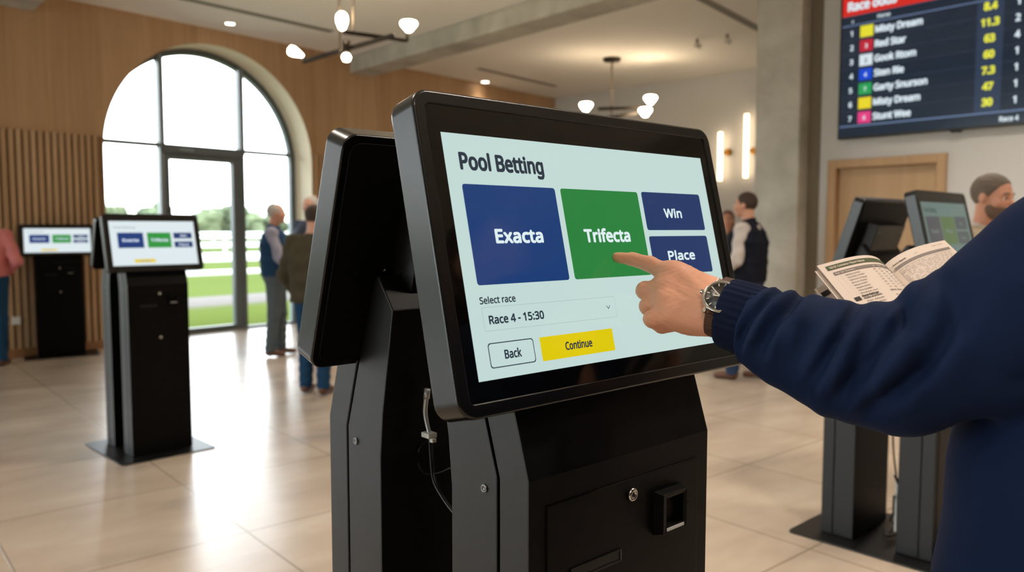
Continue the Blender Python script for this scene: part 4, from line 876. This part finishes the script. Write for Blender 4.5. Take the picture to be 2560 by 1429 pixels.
# ribbed cuff with an open end
cb_ = MB(); rings = []; c1 = a_(1862, 796, .994); ca = (c1 - ELB); ca /= np.linalg.norm(ca); cu = V3(-.1, -.45, .9); cu -= ca * (cu @ ca); cu /= np.linalg.norm(cu); cs_ = np.cross(ca, cu)
prof = [(-.040, .0380), (-.034, .0405), (-.026, .0425), (-.012, .0435), (.010, .0432), (.022, .0425), (.026, .0410), (.024, .0385), (.010, .0380), (-.02, .038)]
NN = 120
for tt, rr in prof:
    ring_ = []
    for i in range(NN):
        a = 2 * pi * i / NN; w = rr + (.0009 * cos(a * 30) if -.03 < tt < .024 and rr > .0395 else 0)
        ring_.append(c1 + ca * tt + cu * cos(a) * w * 1.08 + cs_ * sin(a) * w * .92)
    rings.append(ring_)
cb_.loft(rings, navyknit, (False, False), True); cb_.build('cuff', hero)['label'] = 'ribbed navy cuff'
# --- head, legs and right hand (beyond the frame)
F = Field((-.45, -.4, 0.0), (.45, .45, 1.86), .010); Hc = mid - FW * .03 + V3(.07, 0, 1.68); fz = math.atan2(FW[1], FW[0]) + pi / 2
head_prims(F, Hc, rotz(fz)); F.cone(mid + V3(0, 0, 1.40), Hc + V3(0, 0, -.05), .058, .054, .03); F.path([mid + V3(0, 0, .95), mid + V3(0, 0, 1.38)], [.12, .12], .05)
lg = {k: mid + lat * k * .09 for k in (-1, 1)}
for k in (-1, 1): F.path([lg[k] + V3(0, 0, .92), lg[k] + V3(0, 0, .5) + FW * .02, lg[k] + V3(0, 0, .09)], [.085, .05, .036], .04); F.cone(lg[k] + V3(0, 0, .05), lg[k] + FW * .15 + V3(0, 0, .04), .03, .025, .02)
F.path([SHR, ELR, WRR], [.045, .036, .027], .02); F.path([SHL, ELB, ELB * .4 + CUF * .6], [.045, .036, .028], .02)
F.mesh('body', hskin, hero)
F = Field(mid + V3(-.3, -.3, .05), mid + V3(.3, .3, 1.08), .010); F.cone(mid - lat * .06 + V3(0, 0, .95), mid + lat * .06 + V3(0, 0, .95), .135, k=.05)
for k in (-1, 1): F.path([lg[k] + V3(0, 0, .92), lg[k] + V3(0, 0, .5) + FW * .02, lg[k] + V3(0, 0, .09)], [.10, .076, .064], .03)
F.plane((0, 0, .06), (0, 0, -1)); F.mesh('trousers', cloth('charcoal_trousers', (44, 46, 52)), hero)
for k in (-1, 1):
    F = Field(lg[k] + V3(-.2, -.2, -.01), lg[k] + V3(.2, .3, .14), .008); F.cone(lg[k] + V3(0, 0, .05), lg[k] + FW * .16 + V3(0, 0, .038), .044, .038, .03); F.plane((0, 0, 0), (0, 0, -1)); F.mesh('shoe', brownsh, hero)
F = Field(Hc - .16, Hc + .16, .007); Ah = rotz(fz); F.ell(Hc + Ah @ V3(0, .02, .034), (.083, .101, .094), .01, R=Ah); F.plane(Hc + Ah @ V3(0, -.058, .072), Ah @ V3(0, -1, -.62)); F.plane(Hc + Ah @ V3(0, .02, -.035), Ah @ V3(0, -.45, -1)); F.mesh('hair', brownhair, hero)
for k in (-1, 1):
    e = MB()
    for (m, r, dy) in ((eyew, .0115, 0), (eyed, .006, -.0078)): e.lathe([(0, -r), (r * .7, -r * .7), (r, 0), (r * .7, r * .7), (0, r)], m, 12, Matrix.Translation(Vector(Hc + Ah @ V3(k * .031, -.073 + dy, .006))))
    e.build('eye', hero)
MB().tube([Hc + Ah @ V3(x, y, -.051) for x, y in ((-.024, -.081), (-.01, -.093), (.01, -.093), (.024, -.081))], .0042, lipm, 8).build('mouth', hero)

# --- racing programme held open
S0 = np.array(at(2206, 668, 1.30)); S1 = np.array(at(2400, 878, 1.14)); LTp = np.array(at(2042, 664, 1.22)); RTp = np.array(at(2361, 600, 1.385))
sv = S1 - S0; lv = LTp - S0; rv = RTp - S0; nup = np.cross(rv, sv); nup /= np.linalg.norm(nup); nup = nup if nup[2] > 0 else -nup
book = thing('racing_programme', 'open printed racing programme held up behind the navy sleeve', 'booklet', tuple((S0 + S1) / 2)); BL = np.array(book.location)
paper = mat('paper', (222, 208, 198), .75); ink = mat('print_ink', (62, 56, 54), .8); inkl = mat('print_ink_light', (128, 118, 114), .8); greenb = mat('print_green', (74, 84, 52), .8); greyb = mat('print_grey', (134, 124, 122), .8); inkd = mat('print_ink_dark', (44, 40, 40), .8)
def page(side, x, y, lift=0.):
    """x 0..1 from spine outwards, y 0..1 downwards"""
    v = lv if side < 0 else rv
    bulge = .020 * sin(pi * min(1, x) ** .62) * (1.15 if side < 0 else .8)
    return S0 + v * x + sv * y + nup * (bulge + lift) - BL
def sheet(name, side, drop=0., xs=1., shift=0.):
    mb = MB(); R_ = [[tuple(page(side, xs * i / 16, j / 8) + (-nup) * drop * (i / 16) + (sv * shift * (i / 16))) for i in range(17)] for j in range(9)]
    mb.loft(R_, paper, (False, False), True, closed=False)
    R2 = [[tuple(np.array(p) - nup * .00025) for p in r] for r in R_]; mb.loft([r[::-1] for r in R2], paper, (False, False), True, closed=False); return mb
def pquad(mb, side, x0, y0, x1, y1, m, n=6, lift=.0006):
    R_ = [[tuple(page(side, x0 + (x1 - x0) * i / n, y, lift)) for i in range(n + 1)] for y in (y0, y1)]; mb.loft(R_, m, (False, False), False, closed=False)
def ptext(mb, side, s, m, x, y, cap, width=None, bold=.05):
    # x measured in the reading direction over the page
    f = (lambda u, v, k: tuple(page(-1, 1 - u, -v, .0008 + k * .00002))) if side < 0 else (lambda u, v, k: tuple(page(1, u, -v, .0008 + k * .00002)))
    text(mb, s, m, f, x, -y, cap, width, bold)
rl = random.Random(9)
def scrib(n0, n1): return ''.join(rl.choice('aeionrstlmdh') for _ in range(rl.randint(n0, n1)))
L_ = sheet('page', -1); 
pquad(L_, -1, .0, .038, .93, .088, greenb, 14); pquad(L_, -1, .0, .118, .90, .152, inkl, 14)
ptext(L_, -1, '169 DC Cremonus / Report Names', paper, .10, .076, .026, .46)
ptext(L_, -1, 'Pos  No  Runners', paper, .12, .146, .018, .24); ptext(L_, -1, 'Wt   Age   Jky   Or   Sp', paper, .60, .146, .016, .34)
yy = .172
for i in range(26):
    if i == 8:
        pquad(L_, -1, .90, yy - .002, .83, yy + .038, inkd, 2); ptext(L_, -1, 'Race Ratings', inkd, .20, yy + .014, .020, .20, .1); ptext(L_, -1, 'Notes and form', inkd, .20, yy + .038, .018, .22, .06); ptext(L_, -1, 'Wins  Run  lb  &  Rating', inkd, .56, yy + .018, .018, .38, .05); yy += .058; continue
    if yy > .97: break
    ptext(L_, -1, str(i + 1), inkl, .09, yy + .012, .013, None, 0); ptext(L_, -1, str(rl.randint(1, 9)), inkl, .15, yy + .012, .013, None, 0)
    ptext(L_, -1, (scrib(3, 6) + ' ' + scrib(3, 6)).title(), inkl, .21, yy + .012, .0135, rl.uniform(.15, .22), .05)
    for c in range(5): ptext(L_, -1, str(rl.randint(10, 99)), ink, .58 + c * .078, yy + .012, .014, .03, .02)
    yy += .031
L_.build('page', book)['label'] = 'left page with green header bar and rows of runners'
R_p = sheet('page', 1)
ptext(R_p, 1, 'Form figures', inkd, .06, .072, .018, .17, .05); ptext(R_p, 1, 'guide', inkl, .36, .066, .014, .06, 0); ptext(R_p, 1, 'page  results', ink, .70, .045, .014, .2, 0)
pquad(R_p, 1, .05, .092, .95, .122, greyb, 12)
yy = .145
for i in range(15):
    x = .08
    while x < .92:
        w = rl.uniform(.03, .09); 
        if rl.random() < .85: ptext(R_p, 1, scrib(3, 5) if rl.random() < .5 else str(rl.randint(100, 9999)), inkl, x, yy + .009, .009, w * .8, .02)
        x += w + .018
    yy += .0172
for (x0, y0, x1, y1) in ((.07, .138, .93, .1395), (.07, .41, .93, .412), (.07, .138, .073, .41), (.93, .138, .933, .412), (.07, .18, .93, .1812)): pquad(R_p, 1, x0, y0, x1, y1, inkl, 8)
ptext(R_p, 1, 'Selections of the day', inkd, .10, .465, .024, .42, .05); ptext(R_p, 1, 'Race  £5 £10 £20', mat('print_red', (160, 70, 60), .8), .56, .465, .024, .32, .03)
for i in range(5): ptext(R_p, 1, ' '.join(scrib(3, 7) for _ in range(5)), inkl, .10, .50 + i * .025, .014, .7, .02)
R_p.build('page', book)['label'] = 'right page with a grey rule and a table of figures'
for k, (dr_, sh_) in enumerate(((.006, .03), (.030, .10))):
    s2 = sheet('page', -1, dr_, 1.04, sh_)
    if k == 1:
        n_ = -nup
        for (x0, x1, y0, y1, m) in ((.97, .88, .06, .11, inkd), (.97, .80, .13, .62, inkl)):
            g = [[tuple(page(-1, 1.04 * (x0 + (x1 - x0) * i / 4), y0 + (y1 - y0) * j / 4) - nup * (dr_ * (x0 + (x1 - x0) * i / 4) - .0006) + sv * sh_ * (x0 + (x1 - x0) * i / 4)) for i in range(5)] for j in range(5)]
            if m is inkd: s2.loft(g, m, (False, False), False, closed=False)
    s2.build('page', book)
# right hand holding the bottom of the spine
F = Field(WRR + V3(-.18, -.12, -.08), WRR + V3(.12, .2, .16), .003); gp = (S0 * .22 + S1 * .78) - np.array(HM); d = gp - WRR; d /= np.linalg.norm(d)
side_ = np.cross(d, nup); side_ /= np.linalg.norm(side_)
F.cone(WRR, WRR + d * .06, .026, .028, .02)
for i in range(4):
    b0 = WRR + d * .07 + side_ * (i - 1.5) * .019; b1 = b0 + d * .035 - nup * .012; b2 = b1 + d * .022 + nup * .012 * 0 - nup * .002; F.path([b0, b1, b2], [.011, .0095, .008], .005)
t0 = WRR + d * .03 - side_ * .028; F.path([t0, t0 + d * .03 + nup * .012 + side_ * .01, t0 + d * .055 + nup * .014 + side_ * .02], [.014, .011, .009], .006)
F.mesh('right_hand', hskin, hero)
# ------------------------------------------------------------------ outdoors: lawn, running rails, trees
gm, nt, b = node_mat('racecourse_grass'); tc = N(nt, 'ShaderNodeTexCoord')
sp = N(nt, 'ShaderNodeSeparateXYZ'); nt.links.new(tc.outputs['Object'], sp.inputs[0])
rp = ramp(nt, [(0, (76, 86, 40)), (.031, (77, 87, 42)), (.032, (100, 95, 90)), (.047, (102, 97, 92)), (.048, (76, 86, 44)), (.2, (76, 86, 46)), (.21, (86, 92, 62)), (.3, (74, 84, 50)), (1., (80, 88, 60))]); rp.color_ramp.interpolation = 'LINEAR'
dv = N(nt, 'ShaderNodeMath', operation='DIVIDE'); dv.inputs[1].default_value = 130.; nt.links.new(sp.outputs[1], dv.inputs[0]); nt.links.new(dv.outputs[0], rp.inputs[0])
nz = N(nt, 'ShaderNodeTexNoise', Scale=2., Detail=6.); nt.links.new(tc.outputs['Object'], nz.inputs['Vector'])
mx = N(nt, 'ShaderNodeMix'); mx.data_type = 'RGBA'; mx.blend_type = 'MULTIPLY'; mx.inputs[0].default_value = .0; nt.links.new(rp.outputs[0], mx.inputs[6]); nt.links.new(nz.outputs['Fac'], mx.inputs[7]); nt.links.new(mx.outputs[2], b.inputs['Base Color']); b.inputs['Roughness'].default_value = .9; b.inputs['Specular IOR Level'].default_value = 0.
gr = MB().add([(-160, DEP + .1, 0), (160, DEP + .1, 0), (160, 260, 0), (-160, 260, 0)], [(0, 1, 2, 3)], gm).build('lawn', loc=W0 + Vector((0, 0, -.03)), rot=(0, 0, WRZ)); struct(gr)
railm = mat('white_rail', (236, 236, 232), .5)
def rail(name_label, y, x0, x1, hts, step, th=.06, rot=0.):
    t = thing('running_rail', name_label, 'rail', W0 + NO * y + Vector((0, 0, -.03)), WRZ + rot, 'white rails round the racecourse')
    for z in hts: MB().box((x0, -.03, z - th / 2), (x1, .03, z + th / 2), railm).build('top_rail', t, bevel=.01)
    x = x0 + .3; k = 0
    while x < x1: MB().box((x - .06, -.05, 0), (x + .06, .05, max(hts)), railm).build('post', t, bevel=.01); x += step; k += 1
rail('nearest thick white rail on the lawn outside the window', 4.6, -9, 12, (.62, .88), 2.35, .10)
rail('second white rail outside, beyond the pale path', 11., -16, 20, (.75, 1.05), 4., .10)
rail('third white rail across the middle of the racecourse', 24., -30, 30, (.7, 1.1), 5., .12)
rail('farthest thin white rail before the trees', 52., -50, 50, (1.15,), 8., .16)
ridge = MB(); RR = [[(x, 112 + 10 * j, (0, 2.2 + .5 * sin(x * .12) + .3 * sin(x * .37), 3.0 + .7 * sin(x * .12) + .3 * sin(x * .41), 0)[j]) for x in range(-150, 151, 4)] for j in range(4)]
ridge.loft(RR, mat('wooded_rise', (80, 90, 64), .95, spec=0., vary=.35, vscale=.4), (False, False), True, closed=False); rg_ = ridge.build('hill', loc=W0 + Vector((0, 0, -.03)), rot=(0, 0, WRZ)); struct(rg_)
leafs = [mat('leaf_%d' % i, c, .9, vary=.35, vscale=1.2, bump=.5, bscale=6) for i, c in enumerate(((112, 122, 92), (120, 130, 98), (102, 114, 86)))]; trunkm = mat('bark', (84, 72, 58), .9)
tl = ['rounded tree of the far hedge line beyond the racecourse']
r6 = random.Random(12)
def tree(x, y, H, W, k, label):
    t = thing('tree', label, 'tree', W0 + E1 * x + NO * y + Vector((0, 0, -.03)), r6.uniform(0, 6), 'trees beyond the racecourse')
    MB().cyl((0, 0, 0), (0, 0, H * .5), .25, trunkm, 8, r2=.16).build('trunk', t)
    F = Field((-W * .75, -W * .75, H * .05), (W * .75, W * .75, H * 1.08), W / 22)
    for _ in range(14):
        a = r6.uniform(0, 6.28); q = r6.uniform(0, .36) * W; z = r6.uniform(.28, .82) * H; rr = r6.uniform(.16, .26) * W * (1.15 - .5 * abs(z / H - .5)); F.ell((q * cos(a), q * sin(a), z), (rr, rr, rr * .85), W * .03)
    F.warp(lambda P: W * .016 * (np.sin(P[..., 0] * 9 / W * 6) * np.sin(P[..., 1] * 8.3 / W * 6) + np.sin(P[..., 2] * 9.1 / W * 6 + P[..., 0])))
    F.mesh('crown', leafs[k % 3], t)
xs = 28
i = 0
while xs < 84:
    H = 4.5 + .5 * sin(xs * .35) + r6.uniform(-.4, .4)
    if 45 < xs < 50: H += 1.3
    tree(xs, 100 + r6.uniform(-4, 6), H, r6.uniform(4.2, 4.9), i, 'leafy tree in the pale tree line beyond the white rails'); xs += 3.7; i += 1

# ------------------------------------------------------------------ light
w = bpy.data.worlds.new('overcast'); bpy.context.scene.world = w; w.use_nodes = True; nt = w.node_tree; bg = nt.nodes['Background']
tc = N(nt, 'ShaderNodeTexCoord'); sp = N(nt, 'ShaderNodeSeparateXYZ'); nt.links.new(tc.outputs['Generated'], sp.inputs[0])
rp = ramp(nt, [(0, (214, 220, 214)), (.05, (240, 246, 248)), (1, (224, 236, 255))]); nt.links.new(sp.outputs[2], rp.inputs[0]); nt.links.new(rp.outputs[0], bg.inputs[0]); bg.inputs[1].default_value = 9.6
def spot(x, y, power, z=CEIL - .02, col=(255, 240, 222)):
    l = bpy.data.lights.new('downlight', 'SPOT'); l.energy = power; l.spot_size = rad(120); l.spot_blend = .8; l.shadow_soft_size = .22; l.color = tuple(srgb(col)); o = bpy.data.objects.new('downlight', l); C.objects.link(o); o.location = (x, y, z)  # serves the two seen downlights and the added fill spots
for x, y in ((-3.66, 10.6), (-.486, 14.73)): spot(x, y, 60)
for x, y in ((-1.8, 2.0), (1.9, 1.6), (4.2, 3.2), (.2, 5.4), (3.2, 5.6), (.4, -1.6), (-1.2, 9.2), (4.6, .4), (-2.5, -2.5), (5.5, -2.5)): spot(x, y, 460)  # fill spots added out of view, without fixtures, to brighten the hall
# ------------------------------------------------------------------ camera
cam = bpy.data.cameras.new('camera'); co = bpy.data.objects.new('camera', cam); C.objects.link(co)
cam.sensor_fit = 'HORIZONTAL'; cam.sensor_width = 36; cam.lens = 36 * FPX / 2560; cam.clip_start = .05; cam.clip_end = 600
co.location = (0, 0, CAM_H); co.rotation_euler = (pi / 2 - PITCH, 0, 0); bpy.context.scene.camera = co
cam.dof.use_dof = True; cam.dof.focus_distance = 1.08; cam.dof.aperture_fstop = 4.6
sc = bpy.context.scene
sc.view_settings.view_transform = 'Standard'; sc.view_settings.look = 'None'; sc.view_settings.exposure = 0; sc.view_settings.gamma = 1; sc.view_settings.use_curve_mapping = False
sc.cycles.use_denoising = True; sc.cycles.use_adaptive_sampling = True; sc.cycles.adaptive_threshold = .04; sc.cycles.adaptive_min_samples = 16; sc.cycles.max_bounces = 6; sc.cycles.diffuse_bounces = 4; sc.cycles.glossy_bounces = 3; sc.cycles.transparent_max_bounces = 6; sc.cycles.caustics_reflective = False; sc.cycles.caustics_refractive = False; sc.cycles.sample_clamp_indirect = 10
